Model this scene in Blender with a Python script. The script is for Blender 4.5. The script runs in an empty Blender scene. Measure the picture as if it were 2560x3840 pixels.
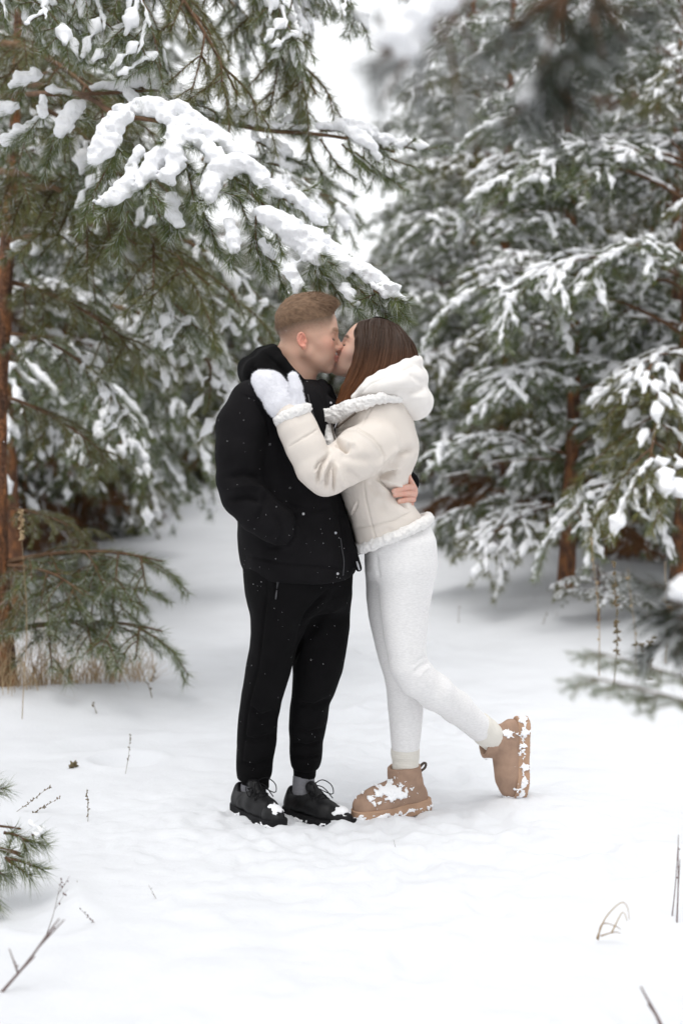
import bpy, math, random
import numpy as np
from mathutils import Matrix, Vector, Euler

SC = bpy.context.scene
COL = SC.collection
R = math.radians

# ------------------------------------------------------------------ camera
FPX, D0, CAMH, HOR = 5333.0, 4.76, 1.218, 1720.0   # focal length in photo pixels, distance to the couple, lens height, horizon row
cam_d = bpy.data.cameras.new("camera")
cam = bpy.data.objects.new("camera", cam_d)
COL.objects.link(cam)
cam.location = (0, 0, CAMH)
cam.rotation_euler = (R(90), 0, 0)
cam_d.sensor_fit = 'VERTICAL'
cam_d.sensor_height = 36.0
cam_d.lens = 50.0
cam_d.shift_y = (HOR - 1920.0) / 3840.0
cam_d.clip_start = 0.05
cam_d.clip_end = 2000
cam_d.dof.use_dof = True
cam_d.dof.focus_distance = D0 - 0.05
cam_d.dof.aperture_fstop = 1.9
SC.camera = cam

# ------------------------------------------------------------------ sky, sun, exposure (overcast winter day)
SUN_EL, SUN_AZ = R(68), R(205)
world = bpy.data.worlds.new("World")
SC.world = world
world.use_nodes = True
nt = world.node_tree
nt.nodes.clear()
sky = nt.nodes.new("ShaderNodeTexSky")
sky.sky_type = 'NISHITA'
sky.sun_disc = False
sky.sun_elevation = SUN_EL
sky.sun_rotation = SUN_AZ
sky.air_density = 1.0
sky.dust_density = 7.0
hsv = nt.nodes.new("ShaderNodeHueSaturation")        # cloud cover: the blue goes out of the sky
hsv.inputs['Saturation'].default_value = 0.10
bgd = nt.nodes.new("ShaderNodeBackground")
bgd.inputs['Strength'].default_value = 0.15
wo = nt.nodes.new("ShaderNodeOutputWorld")
nt.links.new(sky.outputs[0], hsv.inputs['Color'])
cloud = nt.nodes.new("ShaderNodeMix"); cloud.data_type = 'RGBA'   # even cloud deck over the clear-sky gradient
cloud.inputs['Factor'].default_value = 0.85
cloud.inputs['B'].default_value = (7.7, 7.8, 8.0, 1)
nt.links.new(hsv.outputs[0], cloud.inputs['A'])
nt.links.new(cloud.outputs['Result'], bgd.inputs['Color'])
nt.links.new(bgd.outputs[0], wo.inputs['Surface'])

sun_d = bpy.data.lights.new("sun", 'SUN')
sun_d.energy = 1.2
sun_d.angle = R(40)
sun_d.color = (1.0, 0.98, 0.95)
sun = bpy.data.objects.new("sun", sun_d)
COL.objects.link(sun)
sdir = Vector((math.sin(SUN_AZ) * math.cos(SUN_EL), math.cos(SUN_AZ) * math.cos(SUN_EL), math.sin(SUN_EL)))
sun.rotation_euler = sdir.to_track_quat('Z', 'Y').to_euler()
sun.location = (0, 0, 12)

SC.view_settings.view_transform = 'Standard'
SC.view_settings.look = 'None'
SC.view_settings.gamma = 1.0
SC.view_settings.exposure = 0.28
SC.view_settings.use_curve_mapping = False
SC.cycles.max_bounces = 6
SC.cycles.diffuse_bounces = 4
SC.cycles.glossy_bounces = 2
SC.cycles.transmission_bounces = 2
SC.cycles.use_denoising = True

# ------------------------------------------------------------------ toolkit
def W(px, py, v=0.0):
    """point that stands v metres behind the couple's plane, seen at photo pixel (px, py)"""
    d = D0 + v
    return np.array([(px - 1280.0) * d / FPX, d, CAMH - (py - HOR) * d / FPX])

def PXM(v=0.0):
    return (D0 + v) / FPX                    # metres per photo pixel

def _hash(i, j, k, seed):
    n = (i * 374761393 + j * 668265263 + k * 2147483647 + seed * 974711) & 0xFFFFFFFF
    n = ((n ^ (n >> 13)) * 1274126177) & 0xFFFFFFFF
    n = n ^ (n >> 16)
    return (n & 0xFFFFFF).astype(np.float64) / float(0xFFFFFF)

def vnoise(P, scale=1.0, seed=0):
    """value noise, -1..1"""
    Q = np.asarray(P, dtype=np.float64) / scale
    I = np.floor(Q).astype(np.int64)
    F = Q - I
    F = F * F * (3 - 2 * F)
    out = 0
    for a in (0, 1):
        wx = F[:, 0] if a else 1 - F[:, 0]
        for b in (0, 1):
            wy = F[:, 1] if b else 1 - F[:, 1]
            for c in (0, 1):
                wz = F[:, 2] if c else 1 - F[:, 2]
                out = out + wx * wy * wz * _hash(I[:, 0] + a, I[:, 1] + b, I[:, 2] + c, seed)
    return out * 2 - 1

def fbm(P, scale, seed=0, oct=3):
    s, a, t = 0, 1.0, 0
    for o in range(oct):
        s = s + a * vnoise(P, scale / 2 ** o, seed + o * 17); t += a; a *= 0.5
    return s / t

def mesh_obj(name, V, F, mat=None, parent=None, smooth=True, mat_idx=None):
    """V (n,3), F array (m,3|4) or list of such arrays -> linked mesh object"""
    Fs = F if isinstance(F, list) else [F]
    me = bpy.data.meshes.new(name)
    V = np.asarray(V, dtype=np.float32)
    me.vertices.add(len(V)); me.vertices.foreach_set("co", V.ravel())
    tot, loops, starts = 0, [], []
    for f in Fs:
        f = np.asarray(f, dtype=np.int32)
        if len(f) == 0: continue
        k = f.shape[1]
        loops.append(f.ravel()); starts.append(tot + np.arange(len(f)) * k); tot += f.size
    me.loops.add(tot); me.loops.foreach_set("vertex_index", np.concatenate(loops))
    st = np.concatenate(starts).astype(np.int32)
    me.polygons.add(len(st)); me.polygons.foreach_set("loop_start", st)
    me.update(calc_edges=True)
    if smooth: me.polygons.foreach_set("use_smooth", np.ones(len(st), dtype=bool))
    mats = mat if isinstance(mat, (list, tuple)) else [mat]
    for m in mats:
        if m: me.materials.append(m)
    if mat_idx is not None: me.polygons.foreach_set("material_index", np.asarray(mat_idx, dtype=np.int32))
    me.validate()
    o = bpy.data.objects.new(name, me)
    COL.objects.link(o)
    if parent: o.parent = parent
    return o

def tag(o, label=None, cat=None, group=None, kind=None):
    if label: o['label'] = label
    if cat: o['category'] = cat
    if group: o['group'] = group
    if kind: o['kind'] = kind
    return o

def empty(name, loc=(0, 0, 0), rz=0.0):
    o = bpy.data.objects.new(name, None)
    COL.objects.link(o); o.location = loc; o.rotation_euler = (0, 0, rz)
    o.empty_display_size = 0.1
    return o

def adopt(child, parent):
    """parent a world-space mesh without moving it"""
    child.parent = parent
    m = Matrix.LocRotScale(parent.location, parent.rotation_euler, parent.scale)
    if parent.parent:
        q = parent.parent
        m = Matrix.LocRotScale(q.location, q.rotation_euler, q.scale) @ m
    child.matrix_parent_inverse = m.inverted()
    return child

def set_col(o, C, name="Col"):
    a = o.data.color_attributes.new(name, 'FLOAT_COLOR', 'POINT')
    C = np.asarray(C, dtype=np.float32)
    if C.shape[1] == 3: C = np.hstack([C, np.ones((len(C), 1), np.float32)])
    a.data.foreach_set("color", C.ravel())

# ---- signed distance modelling
def smin(a, b, k):
    if k <= 0: return np.minimum(a, b)
    h = np.clip(0.5 + 0.5 * (b - a) / k, 0, 1)
    return b + (a - b) * h - k * h * (1 - h)

def smax(a, b, k): return -smin(-a, -b, k)

def capsule(P, a, b, ra, rb, sy=1.0):
    """tapered capsule; sy stretches it along the depth axis"""
    a = np.asarray(a, float); b = np.asarray(b, float)
    s = np.array([1.0, 1.0 / sy, 1.0])
    A, B, Q = a * s, b * s, P * s
    ab = B - A
    t = np.clip(((Q - A) @ ab) / max(ab @ ab, 1e-12), 0, 1)
    d = np.linalg.norm(Q - A - t[:, None] * ab, axis=1)
    return d - (ra + (rb - ra) * t)

def chain(P, pts, radii, k=0.01, sy=1.0):
    d = None
    for i in range(len(pts) - 1):
        c = capsule(P, pts[i], pts[i + 1], radii[i], radii[i + 1], sy)
        d = c if d is None else smin(d, c, k)
    return d

def ellip(P, c, r, rot=None):
    Q = P - np.asarray(c, float)
    if rot is not None: Q = Q @ rot              # columns of rot = local axes in world
    r = np.asarray(r, float)
    k0 = np.linalg.norm(Q / r, axis=1)
    k1 = np.linalg.norm(Q / (r * r), axis=1) + 1e-9
    return k0 * (k0 - 1) / k1

def roty(a):
    c, s = math.cos(a), math.sin(a)
    return np.array([[c, 0, s], [0, 1, 0], [-s, 0, c]])

def rotz(a):
    c, s = math.cos(a), math.sin(a)
    return np.array([[c, -s, 0], [s, c, 0], [0, 0, 1]])

def rotx(a):
    c, s = math.cos(a), math.sin(a)
    return np.array([[1, 0, 0], [0, c, -s], [0, s, c]])

def loft(P, rows, n=2.0, cap=0.02):
    """upright body part: rows of (photo row, left, right, depth, half depth), superellipse sections"""
    rows = sorted(rows, key=lambda r: -r[0])
    z, cx, a, cy, b = [], [], [], [], []
    for (py, xl, xr, v, vh) in rows:
        l, r = W(xl, py, v), W(xr, py, v)
        z.append(l[2]); cx.append((l[0] + r[0]) / 2); a.append((r[0] - l[0]) / 2); cy.append(l[1]); b.append(vh)
    z = np.array(z)
    zz = np.linspace(z[0], z[-1], 160)
    ker = np.hanning(13); ker /= ker.sum()
    def sm(q):
        y = np.interp(zz, z, q)
        return np.convolve(np.pad(y, 6, mode='edge'), ker, mode='valid')
    CX, A, CY, B = (np.interp(P[:, 2], zz, sm(q)) for q in (cx, a, cy, b))
    dx, dy = np.abs(P[:, 0] - CX) / A, np.abs(P[:, 1] - CY) / B
    k = (dx ** n + dy ** n + 1e-9) ** (1.0 / n)
    d = (k - 1) * np.minimum(A, B) * 0.95
    e = np.maximum(P[:, 2] - z[-1], z[0] - P[:, 2])
    return smax(d, e, cap)

def surface_nets(F, org, h):
    S = F < 0
    nx, ny, nz = F.shape
    c = np.zeros((nx - 1, ny - 1, nz - 1), dtype=np.int8)
    for a in (0, 1):
        for b in (0, 1):
            for e in (0, 1):
                c += S[a:nx - 1 + a, b:ny - 1 + b, e:nz - 1 + e]
    act = (c > 0) & (c < 8)
    I = np.argwhere(act)
    idx = np.full(act.shape, -1, dtype=np.int32)
    idx[act] = np.arange(len(I))
    corners = np.array([(a, b, e) for a in (0, 1) for b in (0, 1) for e in (0, 1)])
    val = np.stack([F[I[:, 0] + q[0], I[:, 1] + q[1], I[:, 2] + q[2]] for q in corners], 1)
    pos = np.zeros((len(I), 3)); cnt = np.zeros(len(I))
    for p in range(8):
        for q in range(p + 1, 8):
            if np.abs(corners[p] - corners[q]).sum() != 1: continue
            m = (val[:, p] < 0) != (val[:, q] < 0)
            t = val[m, p] / (val[m, p] - val[m, q])
            pos[m] += corners[p] + t[:, None] * (corners[q] - corners[p]); cnt[m] += 1
    V = np.asarray(org) + (I + pos / np.maximum(cnt, 1)[:, None]) * h
    faces = []
    ax = [(1, 2), (2, 0), (0, 1)]
    for d in range(3):
        u, w = ax[d]
        sl0 = [slice(None)] * 3; sl1 = [slice(None)] * 3
        sl0[d] = slice(0, -1); sl1[d] = slice(1, None)
        s0, s1 = S[tuple(sl0)], S[tuple(sl1)]
        E = np.argwhere(s0 != s1)
        E = E[(E[:, u] > 0) & (E[:, w] > 0) & (E[:, u] < F.shape[u] - 1) & (E[:, w] < F.shape[w] - 1)]
        flip = s0[E[:, 0], E[:, 1], E[:, 2]]
        def cell(du, dw):
            Q = E.copy(); Q[:, u] += du; Q[:, w] += dw
            return idx[Q[:, 0], Q[:, 1], Q[:, 2]]
        q = np.stack([cell(-1, -1), cell(0, -1), cell(0, 0), cell(-1, 0)], 1)
        q[~flip] = q[~flip][:, ::-1]
        faces.append(q)
    Fq = np.concatenate(faces)
    Fq = Fq[(Fq >= 0).all(1)]
    return V, Fq

def neighbours(nv, F):
    k = F.shape[1]
    e = np.concatenate([np.stack([F[:, i], F[:, (i + 1) % k]], 1) for i in range(k)])
    return np.concatenate([e, e[:, ::-1]])

def relax(V, F, it=2, lam=0.5):
    e = neighbours(len(V), F)
    deg = np.maximum(np.bincount(e[:, 0], minlength=len(V)), 1)
    for _ in range(it):
        acc = np.stack([np.bincount(e[:, 0], weights=V[e[:, 1], c], minlength=len(V)) for c in range(3)], 1)
        V = V + lam * (acc / deg[:, None] - V)
    return V

def normals(V, F):
    a, b, c = V[F[:, 0]], V[F[:, 1]], V[F[:, 2]]
    n = np.cross(b - a, c - a)
    if F.shape[1] == 4:
        n = n + np.cross(c - a, V[F[:, 3]] - a)
    N = np.zeros_like(V)
    for i in range(F.shape[1]):
        for k in range(3):
            N[:, k] += np.bincount(F[:, i], weights=n[:, k], minlength=len(V))
    return N / np.maximum(np.linalg.norm(N, axis=1, keepdims=True), 1e-12)

def polygonise(f, lo, hi, h, margin=2.5, it=2):
    """zero surface of the field f(P) inside the box lo..hi at cell size h, coarse pass first"""
    lo, hi = np.asarray(lo, float), np.asarray(hi, float)
    m = 4
    n = np.ceil((hi - lo) / (h * m)).astype(int) + 1
    g = [lo[i] + np.arange(n[i] + 1) * h * m for i in range(3)]
    G = np.stack(np.meshgrid(*g, indexing='ij'), -1).reshape(-1, 3)
    C = f(G).reshape(n + 1)
    act = np.zeros(n, dtype=bool)
    mn = np.full(n, 1e9)
    for a in (0, 1):
        for b in (0, 1):
            for e in (0, 1):
                mn = np.minimum(mn, np.abs(C[a:n[0] + a, b:n[1] + b, e:n[2] + e]))
    act = mn < h * m * margin
    fine = np.repeat(np.repeat(np.repeat(C[:-1, :-1, :-1], m, 0), m, 1), m, 2)
    mask = np.repeat(np.repeat(np.repeat(act, m, 0), m, 1), m, 2)
    I = np.argwhere(mask)
    P = lo + I * h
    out = np.empty(len(P))
    step = 400000
    for s in range(0, len(P), step):
        out[s:s + step] = f(P[s:s + step])
    fine[mask] = out
    V, F = surface_nets(fine, lo, h)
    if it: V = relax(V, F, it)
    return V, F

def seg_dist2(px, pz, line):
    """distance in the picture plane to a polyline (world x, z) and parameter along it"""
    best = np.full(len(px), 1e9); par = np.zeros(len(px))
    n = len(line) - 1
    for i in range(n):
        a, b = np.array(line[i]), np.array(line[i + 1])
        ab = b - a
        t = np.clip(((px - a[0]) * ab[0] + (pz - a[1]) * ab[1]) / max(ab @ ab, 1e-12), 0, 1)
        d = np.hypot(px - a[0] - t * ab[0], pz - a[1] - t * ab[1])
        m = d < best
        best[m] = d[m]; par[m] = (i + t[m]) / n
    return best, par

def strokes(V, F, S, v=0.0, facing=0.15):
    """cloth folds and seams: each stroke (photo polyline, width px, depth m) pushes the near side in (+) or out (-)"""
    N = normals(V, F)
    near = np.clip((-N[:, 1] - facing) / 0.3, 0, 1)
    # photo coordinates of every vertex
    x = 1280 + V[:, 0] / V[:, 1] * FPX
    y = HOR - (V[:, 2] - CAMH) / V[:, 1] * FPX
    for pts, w, amp in S:
        d, t = seg_dist2(x, y, pts)
        fade = np.clip(np.minimum(t, 1 - t) * 5 + 0.25, 0, 1)
        V = V - N * (amp * np.exp(-(d / w) ** 2) * fade * near)[:, None]
    return V

def tube(pts, rad, seg=6, cap=True):
    """round tube along a polyline, returns V, quads"""
    pts = np.asarray(pts, float); n = len(pts)
    rad = np.broadcast_to(np.asarray(rad, float), (n,))
    T = np.gradient(pts, axis=0); T /= np.maximum(np.linalg.norm(T, axis=1, keepdims=True), 1e-9)
    up = np.array([0.0, 0.0, 1.0]) if abs(T[0, 2]) < 0.9 else np.array([1.0, 0.0, 0.0])
    u = np.cross(T[0], up); u /= np.linalg.norm(u)
    V = []
    for i in range(n):
        u = u - T[i] * (u @ T[i]); u /= max(np.linalg.norm(u), 1e-9)
        w = np.cross(T[i], u)
        a = np.arange(seg) / seg * 2 * math.pi
        V.append(pts[i] + rad[i] * (np.cos(a)[:, None] * u + np.sin(a)[:, None] * w))
    V = np.concatenate(V)
    i = np.arange(n - 1)[:, None] * seg; j = np.arange(seg)[None]
    F = np.stack([i + j, i + (j + 1) % seg, i + seg + (j + 1) % seg, i + seg + j], -1).reshape(-1, 4)
    if cap:
        e = len(V)
        V = np.vstack([V, pts[0], pts[-1]])
        b = (n - 1) * seg
        c0 = np.stack([np.full(seg, e), (np.arange(seg) + 1) % seg, np.arange(seg), np.arange(seg)], 1)
        c1 = np.stack([np.full(seg, e + 1), b + np.arange(seg), b + (np.arange(seg) + 1) % seg, b + (np.arange(seg) + 1) % seg], 1)
        F3 = [F, c0[:, :3], c1[:, :3]]
        return V, F3
    return V, [F]

class Bag:
    """collects shapes into one mesh"""
    def __init__(s): s.V, s.T, s.Q, s.n, s.mt, s.mq = [], [], [], 0, [], []
    def add(s, V, F, m=0):
        for f in (F if isinstance(F, list) else [F]):
            f = np.asarray(f)
            if len(f) == 0: continue
            if f.shape[1] == 3: s.T.append(f + s.n); s.mt.append(np.full(len(f), m))
            else: s.Q.append(f + s.n); s.mq.append(np.full(len(f), m))
        s.V.append(V); s.n += len(V)
    def build(s, name, mat, parent=None, smooth=True):
        F, mi = [], []
        if s.T: F.append(np.concatenate(s.T)); mi += s.mt
        if s.Q: F.append(np.concatenate(s.Q)); mi += s.mq
        return mesh_obj(name, np.concatenate(s.V), F, mat, parent, smooth, np.concatenate(mi))

def resample(pts, step):
    pts = np.asarray(pts, float)
    if len(pts) > 2:                                            # Catmull-Rom through the points
        q = np.vstack([2 * pts[0] - pts[1], pts, 2 * pts[-1] - pts[-2]])
        out = []
        for i in range(1, len(q) - 2):
            t = np.linspace(0, 1, 9)[:-1, None]
            out.append(0.5 * (2 * q[i] + (q[i + 1] - q[i - 1]) * t + (2 * q[i - 1] - 5 * q[i] + 4 * q[i + 1] - q[i + 2]) * t ** 2
                              + (3 * q[i] - q[i - 1] - 3 * q[i + 1] + q[i + 2]) * t ** 3))
        pts = np.vstack(out + [pts[-1:]])
    L = np.r_[0, np.cumsum(np.linalg.norm(np.diff(pts, axis=0), axis=1))]
    n = max(2, int(round(L[-1] / step)) + 1)
    s = np.linspace(0, L[-1], n)
    return np.stack([np.interp(s, L, pts[:, c]) for c in range(3)], 1)

# ---- materials
def mat(name, base, rough=0.8, spec=0.3, bump=0.0, bscale=200.0, var=0.0, vscale=8.0, attr=None, sss=0.0,
        island=0.0, sheen=0.0, c2=None, stretch=None, detail=4.0, frost=0.0):
    m = bpy.data.materials.new(name); m.use_nodes = True
    nt = m.node_tree; p = nt.nodes["Principled BSDF"]
    p.inputs['Roughness'].default_value = rough
    p.inputs['Specular IOR Level'].default_value = spec
    L = nt.links
    tc = nt.nodes.new("ShaderNodeTexCoord")
    vec = tc.outputs['Object']
    if stretch:
        mp = nt.nodes.new("ShaderNodeMapping"); mp.inputs['Scale'].default_value = stretch
        L.new(vec, mp.inputs['Vector']); vec = mp.outputs[0]
    src = None
    if attr:
        a = nt.nodes.new("ShaderNodeVertexColor"); a.layer_name = attr; src = a.outputs['Color']
    else:
        rgb = nt.nodes.new("ShaderNodeRGB"); rgb.outputs[0].default_value = (*base, 1); src = rgb.outputs[0]
    if c2 is not None:
        mx = nt.nodes.new("ShaderNodeMix"); mx.data_type = 'RGBA'
        mx.inputs['B'].default_value = (*c2, 1); L.new(src, mx.inputs['A'])
        if island:
            g = nt.nodes.new("ShaderNodeNewGeometry"); L.new(g.outputs['Random Per Island'], mx.inputs['Factor'])
            if frost:                                  # share of needles coated with rime; on background trees also stands in for haze
                fr = nt.nodes.new("ShaderNodeMath"); fr.operation = 'GREATER_THAN'; fr.inputs[1].default_value = 1 - frost
                L.new(g.outputs['Random Per Island'], fr.inputs[0])
                m2 = nt.nodes.new("ShaderNodeMix"); m2.data_type = 'RGBA'; m2.inputs['B'].default_value = (0.62, 0.64, 0.65, 1)
                L.new(mx.outputs['Result'], m2.inputs['A']); L.new(fr.outputs[0], m2.inputs['Factor']); mx = m2
        else:
            n0 = nt.nodes.new("ShaderNodeTexNoise"); n0.inputs['Scale'].default_value = vscale; n0.inputs['Detail'].default_value = 5
            r0 = nt.nodes.new("ShaderNodeMapRange"); r0.inputs['From Min'].default_value = 0.38; r0.inputs['From Max'].default_value = 0.62
            L.new(vec, n0.inputs['Vector']); L.new(n0.outputs[0], r0.inputs[0]); L.new(r0.outputs[0], mx.inputs['Factor'])
        src = mx.outputs['Result']
    if var:
        n1 = nt.nodes.new("ShaderNodeTexNoise"); n1.inputs['Scale'].default_value = vscale; n1.inputs['Detail'].default_value = detail
        r1 = nt.nodes.new("ShaderNodeMapRange"); r1.inputs['From Min'].default_value = 0.3; r1.inputs['From Max'].default_value = 0.7
        r1.inputs['To Min'].default_value = 1 - var; r1.inputs['To Max'].default_value = 1 + var
        L.new(vec, n1.inputs['Vector']); L.new(n1.outputs[0], r1.inputs[0])
        mu = nt.nodes.new("ShaderNodeMix"); mu.data_type = 'RGBA'; mu.blend_type = 'MULTIPLY'; mu.inputs['Factor'].default_value = 1
        L.new(src, mu.inputs['A']); L.new(r1.outputs[0], mu.inputs['B']); src = mu.outputs['Result']
    L.new(src, p.inputs['Base Color'])
    if bump:
        n2 = nt.nodes.new("ShaderNodeTexNoise"); n2.inputs['Scale'].default_value = bscale; n2.inputs['Detail'].default_value = 3
        b = nt.nodes.new("ShaderNodeBump"); b.inputs['Strength'].default_value = bump; b.inputs['Distance'].default_value = 0.004
        L.new(vec, n2.inputs['Vector']); L.new(n2.outputs[0], b.inputs['Height']); L.new(b.outputs[0], p.inputs['Normal'])
    if sss:
        p.inputs['Subsurface Weight'].default_value = sss
        p.inputs['Subsurface Radius'].default_value = (1.0, 0.35, 0.2)
        p.inputs['Subsurface Scale'].default_value = 0.006
    if sheen:
        p.inputs['Sheen Weight'].default_value = sheen
        p.inputs['Sheen Roughness'].default_value = 0.4
    return m

M = {}
M['snow'] = mat('snow', (0.70, 0.712, 0.738), 0.75, 0.2, bump=0.5, bscale=60, var=0.03, vscale=3)
M['bough_snow'] = mat('bough_snow', (0.90, 0.905, 0.925), 0.8, 0.2, bump=0.9, bscale=130)
M['needle'] = mat('needle', (0.050, 0.086, 0.024), 0.5, 0.35, c2=(0.185, 0.200, 0.058), island=1, frost=0.16)
M['needle_olive'] = mat('needle_olive', (0.062, 0.080, 0.024), 0.5, 0.35, c2=(0.215, 0.195, 0.060), island=1, frost=0.08)
M['needle_brown'] = mat('needle_brown', (0.12, 0.055, 0.022), 0.7, 0.2, c2=(0.23, 0.11, 0.045), island=1)
M['twig'] = mat('twig', (0.10, 0.058, 0.034), 0.85, 0.2, bump=0.6, bscale=120, c2=(0.17, 0.10, 0.06), vscale=14)
M['needle_dark'] = mat('needle_dark', (0.022, 0.030, 0.020), 0.6, 0.25, c2=(0.060, 0.066, 0.046), island=1, frost=0.13)  # darker needle copy: the overhead branch's backlit shade is in the colour
M['needle_frost'] = mat('needle_frost', (0.16, 0.17, 0.16), 0.7, 0.2, c2=(0.5, 0.51, 0.51), island=1)
# ------------------------------------------------------------------ snow-covered ground
def ground_z(X, Y):
    X = np.atleast_1d(np.asarray(X, float)); Y = np.atleast_1d(np.asarray(Y, float))
    s = np.log1p(np.exp(np.clip((Y - 8.6) * 1.2, -30, 30))) / 1.2
    z = 0.070 * np.minimum(s, 22) + 0.02 * np.maximum(s - 22, 0)
    P = np.stack([X, Y, np.zeros_like(X)], 1)
    z = z + 0.05 * fbm(P, 2.6, 3, 2) * np.clip((np.hypot(X, Y - 4.8) - 0.5) / 1.5, 0, 1)
    far = np.clip((14 - Y) / 8, 0, 1)
    z = z + far * (0.014 * fbm(P, 0.42, 9, 3) + 0.006 * fbm(P, 0.11, 21, 2))
    # trodden snow round the couple, ruts and hollows along the path
    tread = np.exp(-((X - 0.1) ** 2 / 0.9 + (Y - 4.7) ** 2 / 0.35))
    z = z + tread * (0.013 * vnoise(P, 0.060, 31) + 0.009 * vnoise(P, 0.030, 37))
    lane = np.exp(-((X - 0.15 - 0.05 * np.sin(Y)) / 0.75) ** 2) * np.clip((12 - Y) / 4, 0, 1)
    z = z + lane * (0.012 * vnoise(P, 0.16, 41) + 0.007 * vnoise(P, 0.07, 43) + 0.003 * vnoise(P, 0.03, 47))
    def hollow(cx, cy, rx, ry, dep, a=0.0):
        u = (X - cx) * math.cos(a) + (Y - cy) * math.sin(a); w = -(X - cx) * math.sin(a) + (Y - cy) * math.cos(a)
        q = (u / rx) ** 2 + (w / ry) ** 2
        return -dep * np.exp(-q ** 1.5) + 0.25 * dep * np.exp(-(np.sqrt(q) - 1.45) ** 2 * 9)
    for hc in HOLLOWS: z = z + hollow(*hc)
    # low bank of drifted snow at the edge of the trees on the left, and the shoulder on the right
    z = z + 0.10 * np.exp(-((Y - 7.0 - 0.35 * (X + 1.2)) / 0.35) ** 2) / (1 + np.exp((X + 0.9) * 5))
    z = z + 0.22 * np.exp(-((X - 2.3 - 0.12 * (9 - Y)) / 1.0) ** 2) * np.clip((Y - 5.2) / 3, 0, 1)
    # snow pushed up under the raised boot
    z = z + 0.030 * np.exp(-((X - 0.63) ** 2 / 0.03 + (Y - 5.0) ** 2 / 0.02))
    return z

HOLLOWS = [(0.99, 4.30, 0.16, 0.11, 0.05, 0.2), (0.80, 4.18, 0.13, 0.09, 0.035, 0.4), (0.70, 4.42, 0.13, 0.06, 0.028, 0.1),
           (-0.93, 3.95, 0.14, 0.16, 0.05, 0.3), (-0.78, 3.78, 0.10, 0.12, 0.03, 0.8), (-0.87, 5.75, 0.11, 0.10, 0.05, 0.0),
           (0.42, 4.05, 0.12, 0.05, 0.012, 0.3), (-0.2, 4.0, 0.14, 0.06, 0.012, -0.3), (0.15, 3.7, 0.10, 0.06, 0.014, 0.2),
           (0.25, 5.9, 0.14, 0.10, 0.02, 0.2), (0.05, 6.6, 0.14, 0.12, 0.025, 0.1), (0.32, 7.3, 0.14, 0.12, 0.025, 0.1),
           (-0.9, 6.1, 0.3, 0.12, 0.03, 0.2), (0.62, 5.35, 0.25, 0.09, 0.02, 0.5)]
for k_ in range(17):                              # line of old, half-filled footprints along the path
    HOLLOWS.append((0.33 + 0.13 * (1 if k_ % 2 else -1) + 0.06 * math.sin(k_ * 1.7), 2.6 + 0.42 * k_ + 0.07 * math.cos(k_ * 2.3), 0.055, 0.125, 0.022 + 0.008 * math.sin(k_ * 3.1), 0.15 * math.sin(k_)))

def build_ground():
    # rows get wider apart with distance; the sheet runs on to the horizon
    ys = np.concatenate([np.linspace(-30, 1.5, 12)[:-1], np.linspace(1.5, 7.2, 330)[:-1], np.linspace(7.2, 16, 150)[:-1],
                         np.linspace(16, 45, 60)[:-1], np.geomspace(45, 900, 18)])
    t = np.linspace(-1, 1, 331)
    xs0 = np.sign(t) * (np.abs(t) * 1.9 + np.abs(t) ** 9 * 6)
    V = []
    for y in ys:
        w = max(1.0, y / 5.0) if y > 0 else 1.0
        V.append(np.stack([xs0 * w * (1.0 if y < 45 else y / 45 * 1.2), np.full(len(t), y)], 1))
    XY = np.concatenate(V)
    z = ground_z(XY[:, 0], XY[:, 1])
    z = np.where(XY[:, 1] > 60, np.minimum(z, 3.2), z)
    n = len(t)
    i = np.arange(len(ys) - 1)[:, None] * n; j = np.arange(n - 1)[None]
    F = np.stack([i + j, i + j + 1, i + n + j + 1, i + n + j], -1).reshape(-1, 4)
    o = mesh_obj('snowy_ground', np.column_stack([XY, z]), F, M['snow'])
    tag(o, kind='structure')
    return o

build_ground()
def gz(x, y): return float(ground_z(x, y)[0])
# ------------------------------------------------------------------ pines
rng = np.random.default_rng(7)

def needle_tris(base, direc, length, width, droop=0.25, rg=None):
    """one thin triangle per needle"""
    n = len(base)
    tip = base + direc * length[:, None]
    tip[:, 2] -= droop * length * 0.35
    side = np.cross(direc, rg.normal(size=(n, 3))); side /= np.maximum(np.linalg.norm(side, axis=1, keepdims=True), 1e-9)
    V = np.stack([base - side * width[:, None] / 2, base + side * width[:, None] / 2, tip], 1).reshape(-1, 3)
    return V, np.arange(3 * n).reshape(-1, 3)

def needles_along(pts, dens, nlen, width, rg, start=0.0, spread=0.75, droop=0.3, tuft=0):
    """needles round a twig, leaning toward its tip"""
    pts = np.asarray(pts); seg = np.diff(pts, axis=0); sl = np.linalg.norm(seg, axis=1)
    L = np.r_[0, np.cumsum(sl)]
    n = int(L[-1] * (1 - start) * dens)
    if n < 1: return np.zeros((0, 3)), np.zeros((0, 3), int)
    s = L[-1] * (start + (1 - start) * rg.random(n))
    if tuft: s = np.r_[s, L[-1] - rg.random(tuft) ** 2 * 0.04]
    i = np.clip(np.searchsorted(L, s) - 1, 0, len(seg) - 1)
    T = seg[i] / np.maximum(sl[i], 1e-9)[:, None]
    B = pts[i] + T * (s - L[i])[:, None]
    r = rg.normal(size=(len(s), 3)); r -= T * (r * T).sum(1, keepdims=True); r /= np.linalg.norm(r, axis=1, keepdims=True)
    a = spread * (0.6 + 0.7 * rg.random(len(s)))
    D = T * np.cos(a)[:, None] + r * np.sin(a)[:, None]
    ln = nlen * (0.7 + 0.5 * rg.random(len(s)))
    return needle_tris(B, D, ln, width * (0.8 + 0.4 * rg.random(len(s))), droop, rg)

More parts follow.
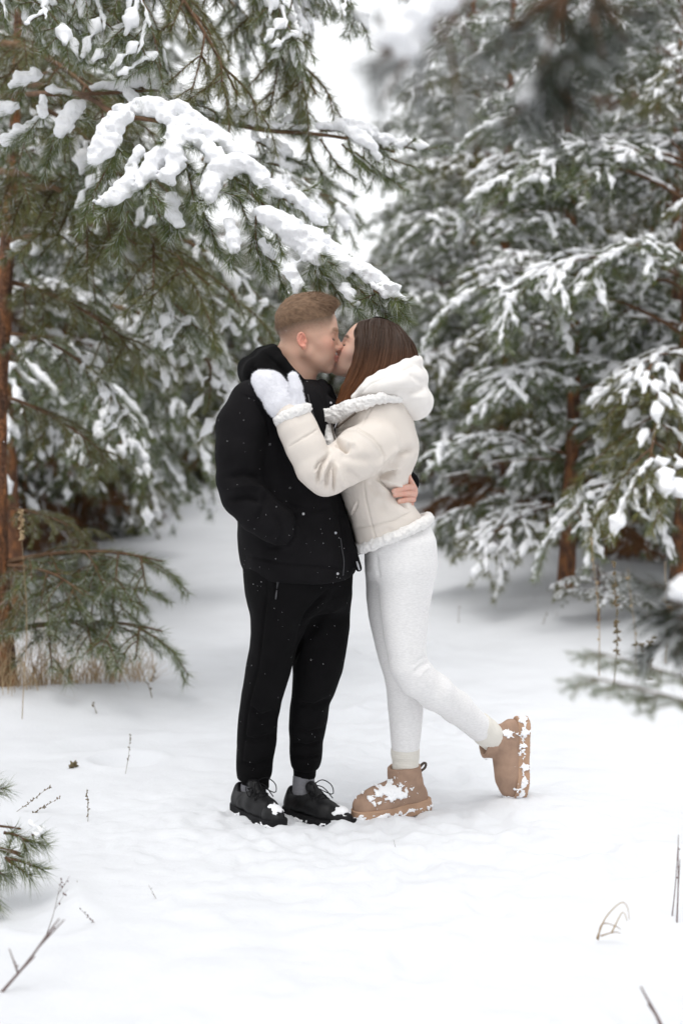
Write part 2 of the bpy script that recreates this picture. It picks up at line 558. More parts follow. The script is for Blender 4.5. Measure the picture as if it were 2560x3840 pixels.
def snow_tube(pts, rad, rg, seg=10, lift=0.55, flat=0.7):
    """lumpy pillow of snow lying along a twig"""
    p = resample(pts, max(0.012, rad * 0.42)); n = len(p)
    if n < 3: p = resample(pts, 0.012); n = len(p)
    s = np.linspace(0, 1, n)
    prof = np.clip(np.sin(np.pi * np.clip(s * 0.94 + 0.03, 0, 1)), 0, 1) ** 0.45
    w = rad * prof * (0.85 + 0.7 * vnoise(np.column_stack([s * n * 0.4, np.full(n, rg.random() * 50), np.zeros(n)]), 1.5, 5))
    V, F = tube(p + np.array([0, 0, rad * lift]), w, seg)
    c = np.repeat(p + np.array([0, 0, rad * lift]), seg, axis=0)
    m = len(c)
    V[:m, 2] = c[:, 2] + (V[:m, 2] - c[:, 2]) * flat
    V[:m] += rad * 0.5 * np.stack([vnoise(V[:m], rad * 1.3, 11 + q) for q in range(3)], 1)
    return V, F

def make_bough(seed, L, rise, droop, nside, dens, nlen, nwid, snow, needle_mat, bare=0.2, srad=0.026):
    """a bough that grows along +X from its base: stem, side shoots, shootlets, needles, snow pillows"""
    rg = np.random.default_rng(seed)
    wood, nd, sn = Bag(), Bag(), Bag()
    s = np.linspace(0, 1, 9)
    stem = np.stack([L * s * (1 - 0.1 * s), 0.06 * L * np.sin(s * 3 + rg.random() * 6) * s, L * (rise * s - droop * s ** 2)], 1)
    stem = resample(stem, 0.06)
    wood.add(*tube(stem, np.linspace(0.013 + 0.004 * L, 0.004, len(stem)), 5))
    def frame(k):
        t = stem[min(k + 1, len(stem) - 1)] - stem[max(k - 1, 0)]
        return t / np.linalg.norm(t)
    shoots = [stem[int(len(stem) * 0.72):]]
    for q in range(nside):
        f = bare + (0.97 - bare) * (q + rg.random() * 0.8) / nside
        k = int(f * (len(stem) - 1)); t = frame(k); side = 1 if q % 2 else -1
        ang = R(38 + 30 * rg.random()) * side
        dirn = np.array([t[0] * math.cos(ang) - t[1] * math.sin(ang), t[0] * math.sin(ang) + t[1] * math.cos(ang), t[2] * 0.6 + rg.normal() * 0.18])
        ln = L * (0.44 - 0.26 * f) * (0.7 + 0.6 * rg.random())
        u = np.linspace(0, 1, 6)[:, None]
        tw = stem[k] + dirn * ln * u + np.array([0, 0, -1.0]) * ln * (0.22 + 0.3 * rg.random()) * u ** 2
        tw += np.array([-math.sin(ang), math.cos(ang), 0]) * (rg.normal() * 0.08 * ln) * u ** 2
        wood.add(*tube(tw, np.linspace(0.006, 0.0025, len(tw)), 4, cap=False))
        shoots.append(tw)
        for r_ in range(int(2 + ln * 7)):
            kk = 1 + int(rg.random() * 4.2); side2 = 1 if r_ % 2 else -1
            d0 = tw[min(kk + 1, 5)] - tw[kk - 1]; d0 /= np.linalg.norm(d0)
            a2 = R(30 + 30 * rg.random()) * side2
            d2 = np.array([d0[0] * math.cos(a2) - d0[1] * math.sin(a2), d0[0] * math.sin(a2) + d0[1] * math.cos(a2), d0[2] * 0.7 + rg.normal() * 0.2 - 0.1])
            l2 = 0.09 + 0.13 * rg.random()
            t2 = tw[kk] + d2 * l2 * np.linspace(0, 1, 5)[:, None] + np.array([0, 0, -0.3]) * l2 * np.linspace(0, 1, 5)[:, None] ** 2
            shoots.append(t2)
            wood.add(*tube(t2, np.linspace(0.004, 0.002, 5), 3, cap=False))
    for sh in shoots:
        V, F = needles_along(sh, dens, nlen, nwid, rg, 0.15, 0.8, 0.35, tuft=int(dens * 0.03))
        nd.add(V, F, 1)
        if rg.random() < snow:
            a = rg.random() * 0.3; p = resample(sh, 0.02); p = p[int(a * len(p)):]
            if len(p) > 3: sn.add(*snow_tube(p, srad * (0.65 + 0.7 * rg.random()), rg))
    if snow > 0.3:
        p = stem[int(0.1 * len(stem)):]
        cuts = sorted(rg.random(3)); e = [0] + [int(c * len(p)) for c in cuts] + [len(p)]
        for a, b in zip(e[:-1], e[1:]):
            if b - a > 4 and rg.random() < snow: sn.add(*snow_tube(p[a:b], srad * 0.8, rg))
    b = Bag(); b.add(np.concatenate(wood.V), [np.concatenate(x) for x in (wood.T, wood.Q) if x], 0)
    b.add(np.concatenate(nd.V), np.concatenate(nd.T), 1)
    o = b.build('bough', [M['twig'], needle_mat], smooth=False)
    so = sn.build('snow_load', M['bough_snow']) if sn.n else None
    return o, so

def hide_proto(o):
    """prototypes: the data is reused, the object itself leaves the scene"""
    me = o.data; bpy.data.objects.remove(o); return me

PROTO = []
for k, (L, rise, droop, ns, sn, mname) in enumerate([
        (1.5, 0.25, 0.55, 15, 0.50, 'needle'), (1.3, 0.10, 0.45, 14, 0.55, 'needle_olive'), (1.7, 0.30, 0.75, 17, 0.45, 'needle'),
        (1.1, 0.35, 0.50, 12, 0.50, 'needle'), (1.4, 0.05, 0.55, 14, 0.35, 'needle_olive'), (1.25, 0.45, 0.60, 13, 0.48, 'needle'),
        (1.0, 0.00, 0.35, 10, 0.15, 'needle_brown'), (1.6, 0.20, 0.65, 16, 0.25, 'needle_olive'),
        (1.4, 0.25, 0.40, 14, 0.80, 'needle'), (1.2, 0.20, 0.38, 12, 0.85, 'needle_olive'), (1.5, 0.35, 0.50, 14, 0.78, 'needle'), (1.3, 0.15, 0.33, 12, 0.84, 'needle')]):
    o, so = make_bough(100 + k, L, rise, droop, ns, 520, 0.070, 0.0040, sn, M[mname])
    PROTO.append((hide_proto(o), hide_proto(so) if so else None))
# bare dead limbs of the inner crown, dusted with snow
DEAD = []
for k in range(3):
    rg = np.random.default_rng(900 + k); b = Bag(); sn = Bag()
    L = 0.9 + 0.3 * k; s = np.linspace(0, 1, 10)
    st = np.stack([L * s, 0.05 * np.sin(4 * s + k), L * (0.15 * s - 0.25 * s ** 2)], 1)
    b.add(*tube(st, np.linspace(0.012, 0.003, 10), 5)); sn.add(*snow_tube(st[1:8], 0.011, rg))
    for q in range(7):
        i = 2 + int(rg.random() * 7); d = np.array([0.6, (1 if q % 2 else -1) * (0.4 + 0.4 * rg.random()), rg.normal() * 0.25])
        tw = st[i] + d * (0.15 + 0.25 * rg.random()) * np.linspace(0, 1, 4)[:, None]
        b.add(*tube(tw, np.linspace(0.005, 0.002, 4), 4))
        if q % 2: sn.add(*snow_tube(tw, 0.008, rg))
    o = b.build('dead_limb', M['twig']); so = sn.build('snow_load', M['bough_snow'])
    DEAD.append((hide_proto(o), hide_proto(so)))

# ---- bark
def bark_material():
    m = bpy.data.materials.new('pine_bark'); m.use_nodes = True
    nt = m.node_tree; L = nt.links; p = nt.nodes["Principled BSDF"]; p.inputs['Roughness'].default_value = 0.9
    p.inputs['Specular IOR Level'].default_value = 0.15
    tc = nt.nodes.new("ShaderNodeTexCoord"); mp = nt.nodes.new("ShaderNodeMapping"); mp.inputs['Scale'].default_value = (22, 22, 7)
    L.new(tc.outputs['Object'], mp.inputs[0])
    vo = nt.nodes.new("ShaderNodeTexVoronoi"); vo.feature = 'DISTANCE_TO_EDGE'; L.new(mp.outputs[0], vo.inputs['Vector'])
    no = nt.nodes.new("ShaderNodeTexNoise"); no.inputs['Scale'].default_value = 1.2; no.inputs['Detail'].default_value = 7
    L.new(mp.outputs[0], no.inputs['Vector'])
    cr = nt.nodes.new("ShaderNodeValToRGB"); e = cr.color_ramp.elements
    e[0].position = 0.3; e[0].color = (0.11, 0.072, 0.056, 1); e[1].position = 0.66; e[1].color = (0.46, 0.20, 0.085, 1)
    q = cr.color_ramp.elements.new(0.5); q.color = (0.25, 0.125, 0.075, 1)
    L.new(no.outputs[0], cr.inputs[0])
    er = nt.nodes.new("ShaderNodeMapRange"); er.inputs['From Max'].default_value = 0.12; er.inputs['To Min'].default_value = 0.45
    L.new(vo.outputs['Distance'], er.inputs[0])
    mu = nt.nodes.new("ShaderNodeMix"); mu.data_type = 'RGBA'; mu.blend_type = 'MULTIPLY'; mu.inputs['Factor'].default_value = 1
    L.new(cr.outputs[0], mu.inputs['A']); L.new(er.outputs[0], mu.inputs['B']); L.new(mu.outputs['Result'], p.inputs['Base Color'])
    ad = nt.nodes.new("ShaderNodeMath"); ad.operation = 'ADD'; L.new(er.outputs[0], ad.inputs[0]); L.new(no.outputs[0], ad.inputs[1])
    b = nt.nodes.new("ShaderNodeBump"); b.inputs['Strength'].default_value = 0.9; b.inputs['Distance'].default_value = 0.02
    L.new(ad.outputs[0], b.inputs['Height']); L.new(b.outputs[0], p.inputs['Normal'])
    return m
M['bark'] = bark_material()

def trunk_mesh(h, r0, seed, lean=(0, 0), fine=False):
    n = 120 if fine else 28; seg = 36 if fine else 12
    s = np.linspace(0, 1, n)
    c = np.stack([lean[0] * h * s + 0.05 * np.sin(s * 5 + seed), lean[1] * h * s + 0.05 * np.cos(s * 4 + seed) - 0.05 * math.cos(seed), h * s - 0.25], 1)
    c[:, 0] -= 0.05 * math.sin(seed)
    r = r0 * (1 - 0.8 * s) * (1 + 0.35 * np.exp(-s * h / 0.25))
    V, F = tube(c, r, seg)
    m = n * seg
    cc = np.repeat(c, seg, axis=0); q = V[:m] - cc
    Q = V[:m] * np.array([1, 1, 0.28])
    amp = (0.07 * vnoise(Q, 0.028, seed) + 0.06 * fbm(Q, 0.07, seed + 4)) if fine else 0.08 * vnoise(Q, 0.06, seed)
    V[:m] = cc + q * (1 + amp[:, None])
    return V, F, c

GROUPED = []
def pine(name, x, y, h, r0, label, seed, lean=(0, 0), low=0.4, spacing=0.34, per=5, lmul=1.0, group=None, fine=False, keep=None, snowy=0.3, up=0.0, skip=None):
    """a whole tree: trunk, whorls of boughs with their snow, dead limbs inside"""
    rg = np.random.default_rng(seed)
    z0 = gz(x, y)
    root = empty(name, (x, y, z0))
    tag(root, label, 'tree', group)
    h = min(h, 0.33 * y + 1.5) if y > 6 else h
    V, F, c = trunk_mesh(h, r0, seed, lean, fine)
    mesh_obj('trunk', V, F, M['bark'], root)
    z = low
    while z < h - 0.25:
        f = z / h
        reach = lmul * (1.05 - 0.75 * f ** 1.4) * (0.75 + 0.25 * min(1, z / 1.2))
        a0 = rg.random() * 6.28
        i = np.searchsorted(c[:, 2], z); i = min(i, len(c) - 1)
        for q in range(per):
            a = a0 + q * 6.283 / per + rg.normal() * 0.3
            if skip and skip(a, z): continue
            me, sm = PROTO[(8 + int(rg.random() * 4)) if rg.random() < snowy else int(rg.random() * 8)] if rg.random() < 0.93 else DEAD[int(rg.random() * 3)]
            if z < 0.9 and rg.random() < 0.35: me, sm = PROTO[6]
            nm = 'bough' if me.name.startswith('bough') else 'dead_limb'
            s = reach * (0.75 + 0.4 * rg.random())
            o = bpy.data.objects.new(nm, me); COL.objects.link(o); o.parent = root
            o.location = (c[i, 0], c[i, 1], z + rg.normal() * 0.06)
            pitch = -R(26) * f + R(10) * (1 - f) - up + rg.normal() * 0.16
            o.rotation_euler = (rg.normal() * 0.2, pitch, a)
            o.scale = (s, s * (0.9 + 0.2 * rg.random()), s)
            if sm:
                so = bpy.data.objects.new('snow_load', sm); COL.objects.link(so); so.parent = o; so['kind'] = 'stuff'
        z += spacing * (0.75 + 0.5 * rg.random())
    return root, c

ORD = ['first', 'second', 'third', 'fourth', 'fifth', 'sixth', 'seventh', 'eighth', 'ninth', 'tenth', 'eleventh']
trees = {}
trees['L1'] = pine('pine_tree', -1.70, 7.20, 8.5, 0.078, 'pine with thick orange-brown trunk and low green boughs beside the dry grass clump', 3,
                   low=2.3, per=4, lmul=0.85, fine=True, skip=lambda a, z: math.sin(a) < 0.1 and z < 4)
LT = [(-2.25, 9.9, 8.0), (-2.95, 11.4, 9.0), (-2.9, 13.4, 9.0), (-3.5, 14.9, 9.5), (-3.05, 16.8, 9.0), (-4.0, 18.4, 10), (-2.75, 20.4, 8.5), (-3.9, 23.0, 9.0), (-4.3, 12.6, 9)]
RT = [(2.18, 9.3, 8.5), (2.75, 11.3, 9.0), (1.55, 13.0, 8.5), (3.1, 14.3, 9.5), (1.45, 16.3, 8.5), (3.6, 17.8, 9.5), (1.75, 18.8, 8.0), (4.0, 22.5, 9.0), (4.2, 13.0, 9), (2.6, 20.5, 9)]
trees['R1'] = pine('pine_tree', 1.56, 10.0, 8.5, 0.062, 'snow-laden pine with a slim rust-brown trunk at the bend of the right bank', 31, low=0.6, per=4, spacing=0.38, lmul=0.95, snowy=0.85, up=0.18)
for i, (x, y, h) in enumerate(LT):
    lab = 'pine with brown limbs low down, next behind the thick orange-brown trunk' if i == 0 else ORD[i] + ' snow-dusted pine behind the thick orange-brown trunk, left of the path'
    trees['L%d' % (i + 2)] = pine('pine_tree', x, y, h, 0.06 + 0.03 * rng.random(), lab, 40 + i, low=(1.6, 1.2, 0.95, 0.8)[min(i, 3)], snowy=0.1, group=None if i == 0 else 'pines in the row left of the path', per=5, lmul=1.0 + 0.1 * rng.random())
for i, (x, y, h) in enumerate(RT):
    lab = 'pine with dark leaning trunk behind the dry weed stalks of the right bank' if i == 0 else ORD[i] + ' snow-laden pine behind the slim rust-brown trunk, right of the path'
    trees['R%d' % (i + 2)] = pine('pine_tree', x, y, h, 0.06 + 0.03 * rng.random(), lab, 70 + i, lean=(0.05, 0) if i == 0 else (0, 0), low=0.9 if i == 0 else (0.5 if x < 1.8 else 0.35), snowy=0.85, up=0.18, spacing=0.38, group=None if i == 0 else 'pines in the row right of the path', per=5, lmul=1.0 + 0.15 * rng.random())
ET = [(-2.7, 21.5, 4.6), (-1.75, 21.6, 3.7), (-0.9, 22.0, 3.4), (-0.1, 21.0, 3.1), (0.75, 22.2, 3.4), (1.5, 21.2, 3.8), (2.4, 22.0, 4.8), (-0.5, 25.0, 3.9), (1.1, 26, 4.2), (-1.9, 25.5, 4.6)]
for i, (x, y, h) in enumerate(ET):
    trees['E%d' % i] = pine('pine_tree', x, y, h, 0.06, ORD[i] + ' low snowy pine closing the far end of the path, counting from the left row', 110 + i, low=0.12, spacing=0.28, per=6, lmul=1.1, snowy=0.5, group='pines at the far end of the path')
# bushy young growth under the left row, and at the foot of the right row
for i, (x, y, h, lab) in enumerate([(-2.75, 12.0, 2.3, 'bushy young pine under the left row, close behind the orange-brown trunk'), (-2.75, 14.6, 2.2, 'bushy young pine at the path edge under the left row'),
                                    (-2.9, 16.0, 2.6, 'bushy young pine deeper under the left row'), (1.7, 14.6, 2.0, 'bushy young pine at the path edge under the right row'), (2.3, 12.4, 2.2, 'bushy young pine behind the sapling on the right bank')]):
    pine('young_pine', x, y, h, 0.03, lab, 150 + i, low=0.15, spacing=0.24, per=5, lmul=0.75, snowy=0.2)
# unseen pines added round the camera to shade the foreground snow
for i, (x, y, h, lab) in enumerate([(2.35, 1.9, 6.5, 'unseen pine added for shade right beside the photographer'), (-2.5, 1.6, 6.5, 'unseen pine added for shade left beside the photographer'),
                                    (-1.9, -1.6, 7.0, 'unseen pine added for shade behind the photographer, left of the path'), (2.0, -1.8, 7.0, 'unseen pine added for shade behind the photographer, right of the path'),
                                    (-0.9, -3.2, 8.0, 'tall unseen pine added for shade farther behind the photographer, left'), (1.0, -3.8, 8.0, 'tall unseen pine added for shade farther behind the photographer, right'),
                                    (3.1, 4.4, 7.5, 'tall unseen pine added for shade beside the clearing, on the right'), (-3.2, 4.0, 7.5, 'tall unseen pine added for shade beside the clearing, on the left')]):
    pine('pine_tree', x, y, h, 0.08, lab, 170 + i, low=2.6, per=5, lmul=0.9, snowy=0.4)
# ------------------------------------------------------------------ boughs close to the couple
def near_proto(seed, L, rise, droop, ns, sn, mname, dens=900, srad=0.024, bare=0.15):
    o, so = make_bough(seed, L, rise, droop, ns, dens, 0.062, 0.0020, sn, M[mname], bare, srad)
    return hide_proto(o), (hide_proto(so) if so else None), L * 0.9, rise - droop

NEAR = [near_proto(300, 1.2, 0.15, 0.35, 13, 0.55, 'needle'), near_proto(301, 1.0, 0.1, 0.4, 11, 0.75, 'needle_olive'),
        near_proto(302, 1.3, 0.2, 0.55, 13, 0.30, 'needle'), near_proto(303, 0.9, 0.05, 0.2, 9, 0.0, 'needle', 700),
        near_proto(304, 1.1, 0.05, 0.25, 12, 0.02, 'needle_olive')]

def place_bough(k, base, tip, parent, roll=0.0, thick=1.0):
    me, sm, L, dz = NEAR[k]
    b, t = W(*base), W(*tip)
    d = t - b; n = np.linalg.norm(d)
    end = np.array([L, 0, L * dz]); s = n / np.linalg.norm(end)
    x = Vector(d / n); e = Vector(end).normalized()
    # keep the bough's own up direction as far as possible upright
    yaw = math.atan2(d[1], d[0]); pit = math.atan2(d[2], math.hypot(d[0], d[1])) - math.atan2(dz, 1.0)
    o = bpy.data.objects.new('bough', me); COL.objects.link(o)
    o.location = b
    o.rotation_euler = (Matrix.Rotation(yaw, 3, 'Z') @ Matrix.Rotation(-pit, 3, 'Y') @ Matrix.Rotation(roll, 3, 'X')).to_euler()
    o.scale = (s, s * thick, s * thick)
    if sm:
        so = bpy.data.objects.new('snow_load', sm); COL.objects.link(so); so.parent = o; so['kind'] = 'stuff'
    if parent is not None: adopt(o, parent)
    return o

def drawn_bough(name, stems, loads, shoots, parent, seed, dens=1000, h=0.006, nmat='needle', fat=1.12, nw=0.0020, hang=0.30):
    """bough laid out limb by limb: stems (points, r0, r1), loads (points, radii px), bare shoots (points)"""
    rg = np.random.default_rng(seed)
    b = Bag()
    for pts, r0, r1 in stems:
        p = resample([W(*q) for q in pts], 0.03)
        b.add(*tube(p, np.linspace(r0, r1, len(p)), 7), 0)
    tw = [resample([W(*q) for q in pts], 0.02) for pts, _ in loads] + [resample([W(*q) for q in pts], 0.02) for pts in shoots]
    for j, p in enumerate(tw):
        low = p - np.array([0, 0, 0.012])
        b.add(*tube(low, np.linspace(0.005, 0.002, len(p)), 4, cap=False), 0)
        V, F = needles_along(low, dens, 0.060, nw, rg, 0.0, 0.85, 0.5, tuft=40); b.add(V, F, 1)
        if j < len(loads):                             # needle tips that stand out through the snow
            V, F = needles_along(p + np.array([0, -0.006, 0.018]), dens * 0.22, 0.045, nw * 0.8, rg, 0.0, 0.7, 0.0); b.add(V, F, 1)
        for q in range(int(len(p) * hang)):
            k = int(rg.random() * (len(p) - 2)); t = p[k + 1] - p[k]; t /= np.linalg.norm(t)
            d = t * 0.8 + rg.normal(size=3) * 0.55 + np.array([0, 0, -0.35]); d /= np.linalg.norm(d)
            l = 0.05 + 0.09 * rg.random()
            s = low[k] + d * l * np.linspace(0, 1, 4)[:, None]
            b.add(*tube(s, np.linspace(0.003, 0.0018, 4), 3, cap=False), 0)
            V, F = needles_along(s, dens, 0.058, nw, rg, 0.0, 0.8, 0.5, tuft=25); b.add(V, F, 1)
    o = b.build(name, [M['twig'], M[nmat]], smooth=False)
    if loads:
        segs = []
        for pts, rr in loads:
            p = resample([W(*q) for q in pts], 0.035)
            r = np.interp(np.linspace(0, 1, len(p)), np.linspace(0, 1, len(rr)), rr) * fat * PXM(pts[0][2])
            segs.append((p + np.array([0, 0, 0.010]), r))
        allp = np.concatenate([s[0] for s in segs])
        def f(P):
            d = np.full(len(P), 1e3)
            for p, r in segs:
                lo, hi = p.min(0) - 0.14, p.max(0) + 0.14
                m = ((P > lo) & (P < hi)).all(1)
                if not m.any(): continue
                Q = P[m]; dd = chain(Q, list(p), list(r), 0.012, 1.25)
                d[m] = smin(np.minimum(d[m], 1.0), dd, 0.014)
            near = d < 0.08
            if near.any():
                Q = P[near]
                d[near] += 0.014 * vnoise(Q, 0.05, seed) + 0.010 * vnoise(Q, 0.022, seed + 3) + 0.005 * vnoise(Q, 0.011, seed + 5)
            return d
        V, F = polygonise(f, allp.min(0) - 0.09, allp.max(0) + 0.09, h, it=1)
        so = mesh_obj('snow_load', V, F, M['bough_snow'])
        so.parent = o; so['kind'] = 'stuff'
    if parent is not None: adopt(o, parent)
    return o

T1 = trees['L1'][0]
v = 0.55
hero_loads = [
    ([(430, 440, v+.1), (500, 415, v+.08), (580, 403, v+.05), (660, 418, v+.03), (735, 462, v)], (16, 24, 26, 24, 18)),
    ([(470, 445, v), (425, 470, v-.03), (410, 530, v-.06), (352, 600, v-.1)], (22, 36, 38, 20)),
    ([(560, 415, v+.02), (620, 450, v), (640, 480, v-.02)], (20, 22, 16)),
    ([(640, 490, v), (700, 472, v), (790, 505, v), (860, 555, v), (892, 588, v)], (22, 28, 28, 26, 18)),
    ([(655, 500, v-.02), (620, 570, v-.06), (565, 640, v-.1), (530, 705, v-.13)], (22, 28, 30, 22)),
    ([(665, 510, v-.03), (655, 600, v-.09), (632, 680, v-.13)], (22, 34, 28)),
    ([(700, 510, v-.02), (770, 560, v-.05), (815, 615, v-.08), (830, 645, v-.1)], (20, 26, 30, 32)),
    ([(820, 640, v-.08), (800, 690, v-.12), (772, 765, v-.16)], (32, 34, 20)),
    ([(830, 640, v-.08), (900, 622, v-.08), (960, 652, v-.08), (985, 690, v-.1)], (32, 34, 30, 22)),
    ([(525, 560, v-.05), (505, 620, v-.08), (488, 690, v-.1), (455, 735, v-.12), (395, 765, v-.15)], (14, 18, 20, 30, 22)),
    ([(1000, 690, v), (1060, 730, v), (1130, 770, v), (1190, 815, v), (1215, 838, v)], (16, 22, 24, 24, 18)),
    ([(975, 800, v-.1), (1040, 840, v-.1), (1110, 890, v-.1), (1170, 945, v-.12), (1200, 985, v-.14)], (22, 34, 38, 38, 26)),
    ([(1080, 850, v-.05), (1160, 880, v-.05), (1230, 930, v-.05), (1280, 960, v-.05)], (18, 24, 24, 20)),
    ([(1130, 900, v-.1), (1210, 965, v-.1), (1290, 1010, v-.1), (1370, 1030, v-.1), (1440, 1062, v-.1)], (24, 32, 28, 24, 16)),
    ([(1080, 990, v-.12), (1100, 1040, v-.15), (1112, 1092, v-.18)], (14, 24, 20)),
    ([(860, 850, v-.1), (875, 900, v-.12), (880, 945, v-.14)], (16, 24, 14)),
    ([(640, 745, v+.05), (648, 810, v+.03), (668, 850, v)], (16, 22, 12)),
    ([(1400, 1080, v-.15), (1450, 1095, v-.15), (1512, 1128, v-.15)], (12, 20, 17)),
    ([(1290, 1090, v-.12), (1310, 1120, v-.14), (1338, 1148, v-.16)], (12, 16, 12)),
    ([(985, 925, v), (1010, 960, v), (1030, 990, v)], (14, 18, 12)),
]
hero_stems = [([(0, 300, 3.0), (180, 330, 2.0), (330, 365, 1.0), (440, 430, v+.1), (640, 470, v), (830, 620, v-.05), (1000, 780, v-.05), (1150, 900, v-.08), (1300, 1010, v-.1), (1500, 1120, v-.15)], 0.020, 0.004)]
hero_shoots = [[(440, 560, v+.1), (380, 660, v+.05), (330, 760, v)], [(700, 600, v+.1), (720, 700, v+.06), (740, 800, v+.02)],
               [(860, 660, v+.05), (900, 740, v), (930, 830, v-.05)], [(560, 720, v+.1), (600, 800, v+.08), (640, 870, v+.05)],
               [(960, 800, v+.05), (960, 900, v), (985, 1000, v)], [(1200, 1000, v), (1250, 1060, v), (1290, 1130, v)],
               [(1300, 1030, v), (1400, 1120, v-.05), (1480, 1180, v-.1)], [(1000, 900, v+.1), (1040, 1000, v+.1), (1060, 1080, v+.1)],
               [(1180, 1000, v-.1), (1200, 1070, v-.1), (1190, 1120, v-.1)], [(760, 780, v+.1), (800, 870, v+.1), (830, 950, v+.1)],
               [(480, 780, v), (460, 850, v), (430, 900, v)], [(1400, 1075, v-.1), (1480, 1130, v-.1), (1530, 1190, v-.1)]]
drawn_bough('bough', hero_stems, hero_loads, hero_shoots, T1, 5, dens=1100)

v = 0.9
drawn_bough('bough', [([(-60, 370, 2.6), (150, 350, 1.6), (330, 352, v), (470, 345, v), (620, 340, v), (770, 380, v)], 0.018, 0.005)],
            [([(170, 345, v), (260, 352, v)], (8, 10)), ([(340, 335, v), (430, 335, v), (520, 318, v), (600, 330, v), (680, 345, v), (765, 372, v)], (10, 14, 22, 20, 22, 14)),
             ([(480, 350, v-.05), (500, 385, v-.08), (520, 410, v-.1)], (14, 14, 10)), ([(300, 390, v-.05), (265, 440, v-.1), (225, 500, v-.15)], (18, 26, 22)),
             ([(130, 290, v), (80, 310, v), (50, 330, v)], (18, 22, 14)), ([(170, 390, v-.05), (165, 430, v-.1)], (16, 18)),
             ([(60, 400, v), (20, 410, v), (-30, 420, v)], (16, 22, 20)), ([(140, 470, v), (90, 490, v), (20, 540, v)], (18, 20, 18)), ([(660, 360, v-.05), (690, 400, v-.1)], (14, 12))],
            [[(600, 360, v), (650, 420, v), (680, 460, v)], [(230, 420, v), (200, 520, v), (180, 600, v)], [(700, 370, v), (790, 400, v), (830, 440, v)]], T1, 6, dens=900, h=0.006)
# limb with bare brown bark crossing over to the middle
v = 1.6
drawn_bough('bough', [([(300, 350, 2.6), (600, 420, 2.0), (740, 440, v), (860, 462, v), (1000, 490, v), (1150, 500, v), (1300, 520, v), (1480, 570, v)], 0.020, 0.006)],
            [([(770, 430, v), (850, 440, v), (900, 455, v)], (10, 14, 10)), ([(900, 450, v), (1000, 472, v), (1100, 485, v), (1150, 482, v)], (8, 10, 9, 6)),
             ([(870, 420, v), (930, 430, v), (960, 455, v)], (14, 20, 14)), ([(1200, 480, v), (1290, 480, v), (1380, 500, v), (1440, 550, v)], (10, 22, 22, 14)),
             ([(1300, 500, v-.1), (1370, 540, v-.1), (1420, 600, v-.1)], (14, 22, 14)), ([(1440, 520, v), (1530, 545, v), (1600, 560, v)], (12, 18, 10)),
             ([(960, 520, v), (1040, 560, v), (1090, 590, v)], (10, 18, 10)), ([(1000, 600, v), (1080, 620, v), (1120, 640, v)], (8, 16, 10))],
            [[(1200, 510, v), (1260, 600, v), (1330, 660, v)], [(1280, 530, v), (1380, 620, v), (1450, 670, v)], [(1380, 540, v), (1500, 600, v), (1580, 620, v)],
             [(1150, 510, v), (1180, 600, v), (1240, 680, v)], [(1330, 560, v), (1430, 640, v), (1500, 680, v)], [(1000, 500, v), (1050, 560, v), (1110, 600, v)]], T1, 8, dens=800, h=0.006)

PL = [  # (prototype, base, tip, roll)
    (2, (-300, -260, 1.2), (430, 120, 0.7), 0.2), (0, (-260, -120, 1.0), (260, 110, 0.6), -0.2), (2, (200, -420, 1.0), (560, 230, 0.7), 0.1),
    (4, (420, -260, 1.2), (900, 340, 0.9), 0.0), (2, (520, -300, 1.5), (1130, 160, 1.2), -0.1), (4, (640, -380, 1.7), (1180, 330, 1.5), 0.2),
    (0, (700, -300, 1.6), (1330, 20, 1.5), 0.1), (2, (560, -120, 2.2), (1150, 420, 2.0), 0.0), (1, (880, -260, 1.5), (1140, 110, 1.3), 0.3),
    (4, (0, 160, 2.5), (480, 460, 1.8), 0.0), (2, (0, 420, 2.5), (420, 700, 1.7), 0.1), (4, (0, 640, 2.5), (480, 900, 1.8), 0.2),
    (2, (0, 520, 2.6), (640, 760, 1.9), 0.1), (4, (100, 700, 2.6), (800, 1050, 1.9), -0.1), (2, (60, 900, 2.8), (700, 1220, 2.2), 0.1),
    (4, (0, 1050, 2.6), (520, 1300, 2.3), 0.1), (2, (0, 1250, 2.7), (480, 1560, 2.5), 0.0), (4, (0, 1480, 2.7), (420, 1720, 2.6), 0.2),
    (0, (500, 1000, 3.4), (1020, 1330, 3.0), 0.1), (2, (300, 850, 3.2), (1000, 1150, 2.8), 0.1), (1, (420, 1150, 3.6), (900, 1480, 3.2), 0.1),
    (0, (760, 600, 3.0), (1250, 780, 2.4), 0.2), (2, (820, 700, 3.4), (1300, 960, 3.0), 0.0)]
for k, b_, t_, r_ in PL: place_bough(k, b_, t_, T1, r_)
# sparse low boughs near the dry grass
for k, b_, t_, r_ in [(3, (20, 2110, 2.45), (620, 2100, 2.2), 0.1), (3, (30, 2120, 2.45), (480, 2260, 2.2), 0.5), (3, (0, 2370, 2.45), (640, 2370, 2.1), -0.2),
                      (3, (10, 2340, 2.45), (420, 2090, 2.3), 0.2), (3, (20, 2120, 2.45), (330, 2230, 2.0), 0.2), (3, (150, 2300, 2.35), (560, 2200, 2.2), 0.3), (4, (0, 1900, 2.5), (330, 2010, 2.4), 0.3)]:
    place_bough(k, b_, t_, T1, r_, 0.9)

